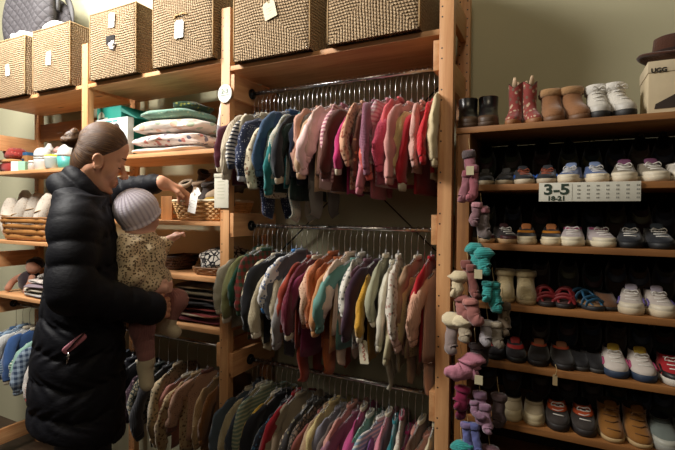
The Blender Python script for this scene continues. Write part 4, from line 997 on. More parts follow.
# far left bay ------------------------------------------------------------
P1 = 1.672
xr = WX(4, .08, P1+.07)
T = thing('quilted_pouch', 'red quilted pouch with a tan band at the left edge', 'pouch', (xr, .13, P1+.0005))
bm = bmesh.new(); blob(bm, (0, 0, .036), (.075, .055, .036), .6, .8, wob=.15, seed=2); link('lower_body', bm, fabric('#8c2622', 'plain'), T)
bm = bmesh.new(); blob(bm, (0, 0, .074), (.074, .054, .014), .6, .8, wob=.1, seed=2); link('band', bm, fabric('#b98a52', 'plain'), T)
bm = bmesh.new(); blob(bm, (0, .01, .120), (.072, .045, .036), .6, .8, wob=.25, seed=5); link('upper_body', bm, fabric('#96322c', 'print', '#c06a5a'), T)
xk = WX(19, .12, P1+.05)
T = thing('toy_box', 'blue and tan picture box behind the pale green box', 'box', (xk, .14, P1+.0005))
boxo('carton', -.045, .045, 0, .08, 0, .125, plain('tan_card', '#a87c4c', .6), T, .002); boxo('blue_lid', -.046, .046, -.001, .081, .108, .127, plain('blue_card', '#2a5f8c', .6), T, .001)
boxo('picture', -.018, .016, -.0015, -.0005, .02, .09, plain('blue_picture', '#23364e', .6), T, 0)
xk = WX(18, .03, P1+.03)
T = thing('soap_box', 'small white and pale green box on the potty shelf', 'box', (xk, .03, P1+.0005), .35)
boxo('carton', -.042, .042, 0, .05, 0, .055, plain('mint_card', '#8fbfa4', .6), T, .002); boxo('white_side', -.0428, -.0418, .001, .049, .001, .054, white_card, T, 0); boxo('front_panel', -.042, .0, -.0008, .0004, .001, .054, white_card, T, 0)
def lathe(name, prof, mat, parent, c=(0, 0, 0), n=32):
    bm = bmesh.new(); loft(bm, [[(c[0]+r*math.cos(2*math.pi*i/n), c[1]+r*math.sin(2*math.pi*i/n), c[2]+z) for i in range(n)] for r, z in prof]); return link(name, bm, mat, parent)
pw = plain('white_plastic', '#dad8d2', .3, coat=.3); pg = plain('grey_plastic', '#a9a7a0', .4)
T = thing('small_jar', 'small clear jar with white lid beside the pale green box', 'jar', (WX(32.5, .04, P1+.02), .04, P1+.0005))
lathe('glass', [(.018, 0), (.021, .004), (.021, .034), (.017, .04)], plain('frosted', '#b8b0a6', .2), T, n=20); lathe('lid', [(.019, .040), (.0195, .050), (.018, .053)], pw, T, n=20)
T = thing('bottle_warmer', 'white domed pot with grey band on the far left shelf', 'pot', (WX(43, .05, P1+.04), .05, P1+.0005))
lathe('body', [(.033, 0), (.038, .004), (.041, .045), (.042, .056)], pw, T); lathe('band', [(.0425, .0565), (.0425, .066)], pg, T); lathe('dome_lid', [(.042, .0665), (.043, .080), (.040, .098), (.030, .112), (.015, .119), (.003, .1205)], pw, T)
T = thing('snack_cup', 'pale cup filled with lime green toys beside domed pot', 'cup', (WX(53, .03, P1+.03), .03, P1+.0005))
lathe('cup', [(.030, 0), (.034, .005), (.039, .055), (.041, .062)], plain('pale_cup', '#c6ccc4', .4), T); bm = bmesh.new(); blob(bm, (0, 0, .064), (.036, .036, .012), 1, wob=.5, seed=1); link('lime_contents', bm, plain('lime', '#b9c41c', .6), T)
T = thing('teal_cup', 'teal cup with clear dome lid beside the woman\'s hair bun', 'cup', (WX(67, .05, P1+.03), .05, P1+.0005))
lathe('cup', [(.034, 0), (.040, .006), (.045, .060)], plain('teal_cup', '#4fa39a', .4), T); lathe('dome_lid', [(.0455, .061), (.045, .075), (.037, .105), (.020, .122), (.003, .126)], plain('clear_dome', '#cfd0cc', .2), T)
T = thing('baby_bottle', 'clear feeding bottle standing behind the domed pot', 'bottle', (WX(47.5, .14, P1+.12), .15, P1+.0005))
lathe('bottle', [(.026, 0), (.029, .005), (.029, .10), (.024, .115)], plain('bottle_clear', '#b9b6ae', .15), T, n=24); lathe('cap', [(.027, .116), (.027, .135), (.015, .15), (.008, .165)], pw, T, n=24)
T = thing('baby_bottle', 'pink capped feeding bottle behind the lime toy cup', 'bottle', (WX(57, .14, P1+.12), .15, P1+.0005))
lathe('bottle', [(.024, 0), (.027, .005), (.027, .09), (.022, .105)], plain('bottle_clear2', '#c4bdb4', .15), T, n=24); lathe('cap', [(.025, .106), (.025, .125), (.012, .14)], plain('pink_cap', '#c99a90', .4), T, n=24)
# trug with rolled cloths
B1 = 1.288; xt0 = WX(-8, .0, B1+.06); xt1 = WX(44, .0, B1+.06); cx = (xt0+xt1)/2
T = basket('slatted_basket', 'golden brown slatted basket holding rolled white cloths', cx, .135, B1, (xt1-xt0)/2, .12, .125, '#a4703a', '#8a5a2c', .88, 4, strand=.0145, nst=14)
rollm = fabric('#d6cbbb', 'dots', '#c0ae9a', .6)
for k, (px, ang, zo, Yk) in enumerate(((6, .1, .10, .07), (16, -.35, .10, .10), (30, -.25, .13, .14), (40, -.3, .12, .06), (22, .2, .15, .18))):
    x = min(WX(px, Yk, B1+.2), xt1-.06); bm = bmesh.new()
    dx = math.sin(-ang)
    tube(bm, [Vector((dx*s*.1, .01*s, s*.085)) for s in (-1, -.6, -.2, .2, .6, 1)], [.036, .042, .043, .043, .042, .034], seg=18, ref=(1, 0, 0), wob=.14, seed=k, rnd=True)
    T = thing('rolled_cloth', ['first rolled white cloth at the left edge of slatted basket', 'leaning rolled cloth second from left in slatted basket', 'tall rolled cloth in the middle of slatted basket', 'thick rolled cloth at the right of slatted basket', 'rolled cloth at the back of the slatted basket'][k], 'cloth roll', (x, Yk+.02, B1+zo+.03), 0, 'rolled cloths')
    link('roll', bm, rollm, T); bm = bmesh.new(); tube(bm, [Vector((.044*math.cos(a), .044*math.sin(a), .01+dx*.044*math.cos(a))) for a in [2*math.pi*i/24 for i in range(25)]], .0028, seg=6, ref=(0, 0, 1), cap=False); link('tie', bm, plain('tie_tan', '#a88458', .8), T)
# folded baby clothes and a doll at the far left
B2 = .985; z = B2
for k, (n, c, p, c2, px, w) in enumerate((('white and grey', '#b9b2a8', 'stripe', '#8c8890', 24, .12), ('cream', '#cfc3ae', 'plain', '', 22, .125), ('mauve grey', '#8c7c84', 'plain', '', 24, .11), ('pale printed', '#d0c4b8', 'print', '#9a8a94', 22, .12))):
    folded('folded_garment', f'{n} folded baby garment on the lower far left shelf', 'folded clothing', px, .12, z, (w, .10, .012), fabric(c, p, c2 or '#ffffff'), k+20, 0, 1, 'folded garments at far left', x=-2.22+.01*k); z += .024
folded('folded_garment', 'black and white folded garment topmost at far left', 'folded clothing', 0, .14, z, (.08, .08, .014), fabric('#c8c0b4', 'spots', '#2a2628'), 31, 0, 1, x=-2.17)
doll = thing('soft_doll', 'dark soft doll with peach face slumped at the left edge', 'doll', (-2.42, .13, B2+.0005))
bm = bmesh.new(); blob(bm, (0, 0, .06), (.07, .06, .06), .9, wob=.2, seed=3); link('body', bm, fabric('#2c2024', 'plain'), doll)
bm = bmesh.new(); blob(bm, (.045, -.01, .145), (.042, .038, .040), 1, wob=.05, seed=1); link('head', bm, fabric('#b07f66', 'plain'), doll)
bm = bmesh.new(); blob(bm, (.030, .008, .160), (.05, .042, .040), 1, wob=.3, seed=8); link('hair', bm, fabric('#1c1618', 'fuzzy'), doll)
for s in (-1, 1):
    bm = bmesh.new(); tube(bm, catmull([(s*.05, -.02, .09), (s*.085, -.05, .06), (s*.09, -.075, .02)], 4), [.018]*9, seg=10, ref=(0, 0, 1), rnd=True); link('arm', bm, fabric('#a8755c', 'plain'), doll)
# signs on the middle post
c = W(225, 93.5, -.006); T = thing('round_size_tag', 'round white size tag on the middle pine post', 'sign', c)
bm = bmesh.new(); bmesh.ops.create_cone(bm, cap_ends=True, segments=40, radius1=.034, radius2=.034, depth=.004, matrix=Matrix.Rotation(math.pi/2, 4, 'X') @ Matrix.Diagonal((1, 1.06, 1, 1))); flat(link('disc', bm, plain('tag_disc', '#e2e4da', .5), T))
text('lettering', '2-3', (0, -.0026, .008), .026, plain('sage_ink', '#8a9a86', .7), T, bold=.0004); bm = bmesh.new(); box(bm, -.021, .021, -.0026, -.002, -.0085, -.006); link('printed_line', bm, plain('sage_ink', '#8a9a86', .7), T, False)
c = W(221.5, 190.5, -.006); T = thing('paper_notice', 'cream paper notice pinned to the middle pine post', 'sign', c)
boxo('paper', -.036, .036, -.001, .002, -.069, .067, plain('notice_paper', '#cfcab8', .8), T, .0006); boxo('folded_top', -.0362, .0362, -.0035, -.001, .053, .0675, plain('notice_fold', '#c9c4b0', .8), T, .0006)
bm = bmesh.new()
for k in range(6): box(bm, -.020, .014+.004*(k % 2), -.0014, -.0008, .034-k*.013, .0365-k*.013)
link('faint_print', bm, plain('notice_ink', '#b3b49a', .8), T, False)
price_tag(363.5, 352, RY-.15, .031, .078, 'long cream tag with red writing under a mauve shirt', .1, plain('tag_cream2', '#d9cfb4', .7), .03, lines=False)
c = W(363.5, 352, RY-.151)
T = [o for o in bpy.data.objects if o.get('label', '') == 'long cream tag with red writing under a mauve shirt'][0]
bm = bmesh.new(); tube(bm, catmull([(-.004, -.0014, .028), (.003, -.0014, .020), (-.004, -.0014, .014), (.004, -.0014, .006), (-.003, -.0014, .0), (.006, -.0014, -.006), (-.001, -.0014, -.014), (.007, -.0014, -.020), (.003, -.0014, -.027)], 4), .0011, seg=5, ref=(0, 1, 0)); link('red_writing', bm, plain('red_ink', '#b0483c', .8), T)
price_tag(555, 380, -.012, .012, .030, 'small tan tag hanging from the fifth shoe shelf edge', 0, plain('tag_tan', '#a08a64', .8), .03, lines=False)

# ---------------------------------------------------------------- baby socks and booties hung beside the shoe rack
def sock(T, off, ln, w, m, mc, foot, lean=0, seed=0, fluffy=False, name='sock'):
    w *= 1.12; o = Vector(off); P = [o, o+Vector((lean*.2, 0, -ln*.25)), o+Vector((lean*.6, -.004, -ln*.55)), o+Vector((lean, -.006, -ln*.85)), o+Vector((lean+foot*.35, -.010, -ln*1.02)), o+Vector((lean+foot*.8, -.014, -ln*1.06)), o+Vector((lean+foot*1.1, -.014, -ln*1.03))]
    bm = bmesh.new(); tube(bm, catmull(P, 4), lerps([w, w*.92, w*.85, w*.95, w*1.02, w*.85, w*.55], 4), lerps([w*.5, w*.45, w*.5, w*.6, w*.6, w*.5, w*.35], 4), 14, (0, 1, 0), .3, seed, rnd=True)
    s = link(name, bm, m, T)
    bm = bmesh.new(); k = 1.5 if fluffy else 1.12
    tube(bm, [o+Vector((0, 0, .004)), o+Vector((0, 0, -.003)), o+Vector((lean*.1, 0, -ln*.16)), o+Vector((lean*.15, 0, -ln*.22))], [w*k*.9, w*k, w*k, w*k*.9], [w*.6*k*.9, w*.62*k, w*.6*k, w*.55*k], 14, (0, 1, 0), .5 if fluffy else .15, seed+1, rnd=fluffy); link('cuff', bm, mc, s)
def sockset(px, py, Y, label, items, tagc=None, string=True, name='sock_pair', group=None):
    c = W(px, py, Y); T = thing(name, label, 'booties' if 'boot' in name else 'socks', c)
    for k, it in enumerate(items): sock(T, it[0], it[1], it[2], fabric(*it[3]), fabric(*it[4]), it[5], it[6], int(px)+k*7, it[7] if len(it) > 7 else False)
    if string:
        bm = bmesh.new(); tube(bm, catmull([(0, .0, .005), (-.004, .006, .025), (-.008, .02, .045)], 3), .0009, seg=5); link('string', bm, plain('tag_string', '#b89c6c', .8), T)
    if tagc:
        x, z = tagc; bm = bmesh.new(); box(bm, x-.011, x+.011, -.030, -.0285, z-.013, z+.013, .0006); link('price_label', bm, plain('label_cream', '#c9bf9c', .8), T, False)
    return T
G = ('#5c5052', 'fuzzy'); PK = ('#94606a', 'rib')
sockset(470, 152, -.02, 'rose pink baby socks with grey cuffs and cream label, topmost', [((-.004, 0, 0), .085, .016, PK, G, .012, .012), ((.012, -.012, -.045), .085, .014, ('#9a5a64', 'rib'), PK, -.014, .002), ((-.004, -.014, -.060), .075, .013, PK, ('#8c4c58', 'rib'), -.01, -.008)], (.006, -.058))
sockset(482, 208, -.035, 'grey and pink knitted socks hanging below the rose pink pair', [((0, 0, 0), .070, .018, ('#6a5e5c', 'fuzzy'), ('#a8707a', 'rib'), .016, .006), ((-.012, -.012, .012), .05, .013, ('#7a5a60', 'rib'), ('#b07c84', 'rib'), .004, -.006)])
TL = ('#34908c', 'knit')
sockset(479, 248, -.035, 'teal crocheted booties beside the third shoe shelf', [((-.010, 0, 0), .045, .017, TL, TL, .020, .006, True), ((.014, -.014, -.012), .045, .017, TL, TL, .012, .004, True)], name='bootie_pair')
BR = ('#7c4a44', 'rib')
sockset(468, 262, -.045, 'brown rose ribbed socks twisted under the teal booties', [((-.006, 0, 0), .085, .013, BR, BR, .016, .022), ((.010, -.012, -.010), .075, .012, BR, BR, .008, .012)], (.034, -.030))
CF = ('#c9b998', 'fuzzy')
sockset(459, 276, -.05, 'cream fluffy bootie at the post below brown socks', [((0, 0, 0), .045, .017, CF, CF, -.010, -.004, True)], string=False, name='fluffy_bootie')
sockset(494, 284, -.045, 'teal knitted socks above the leopard pair', [((-.004, 0, 0), .060, .018, TL, TL, .012, .010), ((-.016, -.012, .004), .04, .013, TL, TL, -.004, 0)])
MV = ('#96605a', 'plain')
sockset(466, 298, -.055, 'dusty rose soft booties hanging under the cream fluffy bootie', [((-.010, 0, 0), .045, .020, MV, MV, .022, .004), ((.016, -.014, -.004), .048, .019, MV, ('#a87068', 'rib'), .022, .010)], name='bootie_pair')
sockset(504, 304, -.03, 'leopard spotted socks left of the fourth shoe shelf', [((0, 0, 0), .070, .016, ('#6c5c4a', 'leopard', '#8c7a60'), ('#54483a', 'plain'), .006, .002)])
sockset(455, 318, -.055, 'cream fluffy cuffed booties with grey feet on the post', [((-.006, 0, 0), .085, .018, ('#8c7c78', 'plain'), ('#d0c2a2', 'fuzzy'), .010, -.004, True), ((.024, -.010, -.002), .045, .017, ('#a89a84', 'fuzzy'), ('#d0c2a2', 'fuzzy'), .006, .008, True)], name='bootie_pair')
sockset(488, 322, -.05, 'white and grey animal face booties', [((-.004, 0, 0), .050, .016, ('#a8a2a6', 'fuzzy'), ('#c4beb8', 'fuzzy'), .006, 0), ((.020, .0, -.002), .050, .015, ('#7c7264', 'fuzzy'), ('#a89c88', 'fuzzy'), .014, .006)], name='bootie_pair')
sockset(476, 345, -.03, 'dark grey wool socks above the pink slippers', [((0, 0, 0), .05, .016, ('#3c3434', 'fuzzy'), ('#4a4040', 'rib'), .010, 0), ((.022, 0, .004), .045, .015, ('#342c2a', 'fuzzy'), ('#4a3c34', 'rib'), -.004, 0)])
PS = ('#b8788a', 'fuzzy')
sockset(462, 360, -.06, 'pink plush slippers with cream label', [((.016, 0, 0), .034, .022, PS, PS, -.045, -.008, False), ((.030, .012, .004), .036, .020, ('#a0687a', 'fuzzy'), PS, .012, 0, True)], (.052, -.040), name='slipper_pair')
MG = ('#7c1c40', 'plain')
sockset(463, 388, -.05, 'dark magenta socks below the pink slippers', [((0, 0, 0), .045, .019, MG, MG, -.008, -.006), ((.004, .008, -.036), .04, .016, ('#5e1632', 'plain'), MG, -.010, -.008)])
LL = ('#8c6a80', 'rib')
sockset(480, 393, -.045, 'lilac ribbed tights bunched beside the sixth shelf', [((0, 0, 0), .070, .017, LL, LL, .010, .004), ((.016, -.010, -.030), .06, .014, ('#99768a', 'rib'), LL, .004, .008), ((-.014, -.012, -.026), .03, .011, LL, LL, .026, .004)])
sockset(499, 395, -.02, 'brown grey socks behind the lilac tights', [((0, 0, 0), .07, .018, ('#4a3a3a', 'fuzzy'), ('#564444', 'rib'), -.004, 0)])
sockset(468, 424, -.06, 'periwinkle blue socks under the lilac tights', [((-.006, 0, 0), .060, .013, ('#5c6296', 'rib'), ('#7c6c94', 'rib'), .008, .006), ((.018, 0, .002), .065, .012, ('#5c6296', 'rib'), ('#5c6296', 'rib'), .004, .010)], name='sock_pair')
sockset(462, 446, -.07, 'teal crocheted booties lowest beside the post', [((0, 0, 0), .05, .017, TL, TL, -.012, 0, True), ((.014, 0, .006), .05, .015, TL, TL, .006, 0)], name='bootie_pair')
sockset(490, 448, -.045, 'dark mauve plush socks lowest on the rack side', [((0, 0, 0), .06, .022, ('#5c4048', 'fuzzy'), ('#6c4c54', 'fuzzy'), .012, 0)])
# ---------------------------------------------------------------- the woman and the child
_r = (_f+CR*((95-337.5)/FPX)); NV = Vector((_r.x, _r.y, 0)).normalized(); UV_ = Vector((-NV.y*-1, NV.x*-1, 0)); UV_ = Vector((NV.y, -NV.x, 0))
W0 = CAM+_r*1.52; ZV = Vector((0, 0, 1))
def F_(px, py, n=0):
    d = _f+CR*((px-337.5)/FPX)+CU*((225-SHY-py)/FPX); return CAM+d*(((W0+NV*n)-CAM).dot(NV)/d.dot(NV))
def V_(u, n, z): p = W0+UV_*u+NV*n; return Vector((p.x, p.y, z))
def loc_u(p): return (p-W0).dot(UV_)
def skin(name, c, lip=None):
    t = NT(name); nz = t.n('ShaderNodeTexNoise', Scale=40.0, Detail=3.0); t.l(t.coord(), nz.inputs['Vector'])
    t.l(t.mix(nz.outputs[0], tuple(x*.9 for x in hx(c)), hx(c)), t.b.inputs['Base Color']); t.b.inputs['Roughness'].default_value = .5
    t.b.inputs['Subsurface Weight'].default_value = .12; t.b.inputs['Subsurface Radius'].default_value = (.01, .004, .002); t.b.inputs['Subsurface Scale'].default_value = .5
    return t.m
sk = skin('skin', '#e8ac8a'); lipm = skin('lip_skin', '#bf7d68'); bsk = skin('child_skin', '#e6b09a')
def set_uv(o, fn):
    me = o.data; co = np.empty(len(me.vertices)*3, dtype=np.float32); me.vertices.foreach_get('co', co); co = co.reshape(-1, 3)
    uv = fn(co); li = np.empty(len(me.loops), dtype=np.int32); me.loops.foreach_get('vertex_index', li)
    L = me.uv_layers.new(name='UVMap'); L.data.foreach_set('uv', uv[li].astype(np.float32).ravel())
def paint(o, pts, idx):
    me = o.data; c = np.empty(len(me.polygons)*3, dtype=np.float32); me.polygons.foreach_get('center', c); c = c.reshape(-1, 3)
    m = np.zeros(len(c), dtype=np.int32)
    for p, r in pts: m[((c-np.array(p))**2).sum(1) < r*r] = idx
    me.polygons.foreach_set('material_index', m)
wroot = thing('person', 'woman in long black quilted coat, hair in a bun, holding a child and reaching', 'person', V_(-.04, 0, 0))
th = math.radians(20); HU = UV_*math.cos(th)-ZV*math.sin(th); HZ = ZV*math.cos(th)+UV_*math.sin(th)     # head tipped forward
hax = [tuple(HU), tuple(NV), tuple(HZ)]
HC = F_(99.5, 152.5)
def H(a, b, c): return HC+HU*a+NV*b+HZ*c
lo = Vector((min(W0.x-.45, -1.6), W0.y-.42, -.01)); hi = Vector((W0.x+.36, .12, 1.80))
B = Field(lo, hi, .004)
# torso, neck, legs
B.cap(V_(-.03, 0, .98), V_(-.03, 0, 1.26), .095, .090, .04); B.cap(V_(-.045, -.12, 1.39), V_(-.04, .13, 1.40), .044, k=.04); B.ell(V_(-.025, 0, 1.24), (.095, .140, .19), [tuple(UV_), tuple(NV), (0, 0, 1)], .05)
B.ell(V_(-.035, 0, .95), (.105, .155, .13), [tuple(UV_), tuple(NV), (0, 0, 1)], .05)
B.cap(V_(-.045, 0, 1.40), H(-.018, 0, -.060), .054, .047, .03)
for s in (-1, 1):
    B.cap(V_(-.035, s*.085, .92), V_(-.02, s*.095, .50), .078, .056, .03); B.cap(V_(-.02, s*.095, .50), V_(-.05, s*.10, .10), .055, .038, .02)
    B.cap(V_(-.05, s*.10, .07), V_(.11, s*.115, .035), .036, .030, .02)
# near arm (holds the child) and its hand under the child's legs
NS, NE, NW = F_(74, 224, -.160), F_(72, 293, -.225), F_(153, 309, -.135)
B.cap(NS, NE, .050, .042, .03); B.cap(NE, NW, .042, .028, .02)
hd = (NV*.75+UV_*.45-ZV*.12).normalized(); hs = hd.cross(ZV).normalized()
pc = NW+hd*.05
B.cap(NW, pc, .026, .022, .015); B.cap(pc-ZV*.022, pc+hd*.035-ZV*.024, .013, k=.014); B.cap(pc+ZV*.016, pc+hd*.035+ZV*.018, .013, k=.014)
for k in range(4):
    a = pc+hd*.038+ZV*(.026-.019*k); b = a+hd*(.030+(.006 if k in (1, 2) else 0)); c = b+hd*.012-UV_*.020; e = c-UV_*.018-hd*.004
    B.cap(a, b, .0092, .0085, .006); B.cap(b, c, .0085, .008, .006); B.cap(c, e, .008, .0065, .006)
a = pc+ZV*.026; b = a+ZV*.026+hd*.020; B.cap(a, b, .012, .010, .01); B.cap(b, b+hd*.026+ZV*.004, .010, .008, .006)
# far arm, reaching into the wicker basket
FS, FE, FW = V_(-.035, .165, 1.40), W(119, 190, -.13), W(160, 183, -.105)
B.cap(FS, FE, .048, .040, .03); B.cap(FE, FW, .040, .027, .02)
K = W(177, 187.5, -.030); fd = (K-FW).normalized(); fs = fd.cross(ZV).normalized(); fu = fs.cross(fd).normalized()
B.cap(FW, FW.lerp(K, .35), .025, .024, .02)
for k in range(4): B.cap(FW.lerp(K, .3)+fs*(.010-.007*k), K+fs*(.027-.018*k)-fu*(.003*abs(k-1.3)), .0165, .0108, .012)
for k, (l1, l2, l3) in enumerate(((.040, .024, .018), (.044, .027, .019), (.041, .025, .018), (.032, .020, .016))):
    a = K+fs*(.027-.018*k)-fu*(.003*abs(k-1.3)); b = a+(fd*.86-fu*.42+fs*(.06-.05*k)).normalized()*l1; c = b+(fd*.45-fu*.9).normalized()*l2; e = c+(fd*.1-fu).normalized()*l3
    B.cap(a, b, .0098, .0088, .006); B.cap(b, c, .0088, .0080, .005); B.cap(c, e, .0080, .0066, .005)
a = FW.lerp(K, .42)+fs*.018-fu*.008; b = a+(fd*.6+fs*.55-fu*.4).normalized()*.040; c = b+(fd*.9-fu*.45).normalized()*.028
B.cap(a, b, .0130, .0105, .012); B.cap(b, c, .0102, .0080, .006)
# head
B.ell(H(.002, 0, .018), (.074, .070, .083), hax, .02)
B.ell(H(.030, 0, -.046), (.049, .049, .074), hax, .03)
B.cap(H(-.004, -.044, -.066), H(.052, -.018, -.112), .017, .012, .025); B.cap(H(-.004, .044, -.066), H(.052, .018, -.112), .017, .012, .025)
B.ell(H(.071, 0, -.116), (.015, .018, .013), hax, .014)
for s in (-1, 1):
    B.ell(H(.048, s*.030, -.048), (.023, .021, .024), hax, .018)                      # cheek
    B.cap(H(.076, s*.010, .002), H(.065, s*.038, .000), .0085, .007, .010)             # brow ridge
    B.ell(H(.085, s*.029, -.022), (.015, .015, .013), hax, .010, sub=True)            # eye socket
    B.ell(H(.0635, s*.029, -.024), (.0135, .0145, .0115), hax, .004)                    # lowered lid over the eye
B.ell(H(.050, 0, .034), (.032, .048, .036), hax, .02)                                # forehead
B.cap(H(.076, 0, -.010), H(.101, 0, -.046), .0070, .0092, .010); B.ell(H(.104, 0, -.049), (.0100, .0098, .0085), hax, .007)
for s in (-1, 1): B.ell(H(.094, s*.012, -.055), (.0095, .0068, .0066), hax, .006); B.ell(H(.096, s*.007, -.0620), (.0045, .003, .003), hax, .003, sub=True)
B.ell(H(.073, 0, -.078), (.015, .020, .018), hax, .010)
B.ell(H(.0835, 0, -.0800), (.0085, .019, .0056), hax, .004); B.ell(H(.0810, 0, -.0920), (.0082, .017, .0062), hax, .004)
B.cap(H(.0925, -.017, -.0860), H(.0925, .017, -.0860), .0026, k=.003, sub=True)
for s in (-1, 1):                                                                     # ears
    e = H(.006, s*.065, -.040); ea = (HU*.25+NV*s).normalized(); eb = HZ*.97-HU*.22; ec = eb.cross(ea).normalized()
    for q in range(12):
        a0 = math.radians(-150+q*27); a1 = math.radians(-150+(q+1)*27)
        r0 = 1-.25*(q < 3); p0 = e+eb*(.0235*math.sin(a0)*r0+.003)+ec*(.0135*math.cos(a0)*r0); p1 = e+eb*(.0235*math.sin(a1)*r0+.003)+ec*(.0135*math.cos(a1)*r0)
        B.cap(p0+ea*.006, p1+ea*.006, .0042, k=.004)
    B.ell(e, (.008, .011, .020), [tuple(ea), tuple(ec), tuple(eb)], .006); B.ell(e+ea*.006-eb*.021, (.005, .0075, .007), [tuple(ea), tuple(ec), tuple(eb)], .006)
    B.ell(e+ea*.009+eb*.002, (.006, .007, .012), [tuple(ea), tuple(ec), tuple(eb)], .004, sub=True)
body = B.mesh('body', [sk, lipm], wroot, 1)
paint(body, [(H(.089, b_*.004, c_), .0066) for b_ in range(-4, 5) for c_ in (-.0800, -.0925)], 1)
lash = plain('lash', '#2c1e18', .9)
for s in (-1, 1):
    bm = bmesh.new(); tube(bm, [H(.0790-.004*abs(t)**2-.004*(t*s > 0)*abs(t), s*.029+.012*t, -.0300-.001*abs(t)) for t in (-1, -.5, 0, .5, 1)], .0012, seg=5); o = link('eyelashes', bm, lash, wroot); o.location = -wroot.location
    bm = bmesh.new(); tube(bm, [H(.0845-.009*t*t-.007*max(0, t), s*(.025+.017*t), .004+.003*(1-abs(t))) for t in (-1, -.5, 0, .5, 1)], [.0014, .0024, .0026, .0022, .001], .001, seg=6); o = link('eyebrow', bm, plain('brow_hair', '#5a4030', .9), wroot); o.location = -wroot.location
# hair pulled back to a bun
BUN = F_(73, 139.5)
hm = NT('brown_hair'); uvn = hm.n('ShaderNodeUVMap'); sc_ = hm.n('ShaderNodeMapping'); sc_.inputs['Scale'].default_value = (46, 1.2, 1); hm.l(uvn.outputs[0], sc_.inputs[0])
nz = hm.n('ShaderNodeTexNoise', Scale=5.0, Detail=5.0); hm.l(sc_.outputs[0], nz.inputs['Vector'])
hm.l(hm.ramp(nz.outputs[0], [(.3, hx('#34200f')), (.52, hx('#5e3d22')), (.72, hx('#8c6840'))]), hm.b.inputs['Base Color']); hm.b.inputs['Roughness'].default_value = .5
hm.bump(nz.outputs[0], .7, .004)
q = Field(HC-Vector((.16, .16, .16)), HC+Vector((.16, .16, .16)), .0035)
q.ell(H(.002, 0, .020), (.081, .0765, .090), hax, .01); q.ell(H(-.020, 0, -.046), (.052, .056, .066), hax, .03)
X, Y_, Z_ = np.meshgrid(*[q.lo[i]+np.arange(q.n[i], dtype=np.float32)*q.res for i in range(3)], indexing='ij')
def half(p, n): n = n.normalized(); return (X-p.x)*n.x+(Y_-p.y)*n.y+(Z_-p.z)*n.z
bb = np.abs((X-HC.x)*NV.x+(Y_-HC.y)*NV.y)
A = half(H(.0735, 0, .046), HZ*.66-HU*.75)-.04*bb                                      # above the front hairline
Bk = half(H(.010, 0, -.05), -HU*.96-HZ*.10)-.0                                       # behind the ear
Cc = A                                           # temple
keep = np.maximum(np.maximum(np.minimum(A, .2), Bk), np.minimum(Cc, half(H(.08, 0, .03), HZ)))
low = half(H(-.05, 0, -.12), HZ*.8+HU*.45); keep = np.minimum(keep, low)
keep = np.minimum(keep, half(H(.066, 0, .0), -HU*.94+HZ*.20))
dd = q.d; hk = np.maximum(.012-np.abs(dd+keep), 0)/.012; q.d = (np.maximum(dd, -keep)+hk*hk*.003).astype(np.float32)
hair = q.mesh('hair', hm.m, wroot, 1)
axd = (H(.085, 0, .03)-BUN).normalized(); aN = NV; aU = axd.cross(aN).normalized()
def huv(co):
    p = co-np.array(BUN); a = np.arctan2(p@np.array(aN), p@np.array(aU)); return np.stack([a/(2*np.pi)*1.0, p@np.array(axd)*4], 1)
set_uv(hair, huv)
q = Field(BUN-Vector((.06,)*3), BUN+Vector((.06,)*3), .0025)
for k in range(40):
    a0, a1 = k*.42, (k+1)*.42; rr_ = lambda a: .016+.005*math.sin(a*.7); hh = lambda a: .011*math.sin(a*1.3)
    bd = (H(-.10, 0, .07)-H(0, 0, .02)).normalized(); be = bd.cross(NV).normalized()
    P = lambda a: BUN+NV*(rr_(a)*math.cos(a))+be*(rr_(a)*math.sin(a))+bd*(hh(a)+.004)
    q.cap(P(a0), P(a1), .0125, k=.003)
q.ell(BUN, (.026, .027, .026), None, .006)
bun = q.mesh('hair_bun', hm.m, hair, 0); bun.location = (0, 0, 0)
set_uv(bun, lambda co: np.stack([np.linalg.norm(co-np.array(BUN), axis=1)*4, np.arctan2((co-np.array(BUN))@np.array(NV), (co-np.array(BUN))@np.array([0, 0, 1]))/6], 1))
for k in range(26):                                                                   # loose strands
    r = random.Random(k); d = Vector((r.gauss(0, 1), r.gauss(0, 1), r.gauss(.2, 1))).normalized(); bm = bmesh.new(); s0 = BUN+d*.024
    tube(bm, catmull([s0, s0+d*.012+ZV*.004, s0+d*.018+Vector((r.gauss(0, .008), r.gauss(0, .008), -.002))], 3), .0004, seg=4); o = link('loose_strand', bm, hm.m, hair); o.location = (0, 0, 0)
# coat
cm = NT('black_quilted_nylon'); nz = cm.n('ShaderNodeTexNoise', Scale=22.0, Detail=4.0, Distortion=1.0); cm.l(cm.coord(), nz.inputs['Vector'])
cm.l(cm.mix(nz.outputs[0], hx('#0e0e12'), hx('#16161c')), cm.b.inputs['Base Color']); cm.b.inputs['Roughness'].default_value = .62; cm.b.inputs['Specular IOR Level'].default_value = .18
n2 = cm.n('ShaderNodeTexNoise', Scale=55.0, Detail=3.0); cm.l(cm.coord((1, 1, 2.5)), n2.inputs['Vector'])
cm.bump(cm.math('ADD', nz.outputs[0], cm.math('MULTIPLY', n2.outputs[0], .5)), .3, .006)
Q = Field(Vector((W0.x-.5, W0.y-.46, .62)), Vector((W0.x+.36, .02, 1.64)), .005)
rows = [(200, 60, 108, .145), (228, 52, 116, .175), (265, 46, 122, .180), (305, 41, 125, .185), (345, 32, 125, .195), (385, 28, 125, .205), (430, 27, 125, .220)]
tb = []
for py, a, b, nb in rows:
    pa, pb = F_(a, py), F_(b, py); tb.append((pa.z, (loc_u(pa)+loc_u(pb))/2, (loc_u(pb)-loc_u(pa))/2, nb))
tb = tb[::-1]; zs = [t[0] for t in tb]
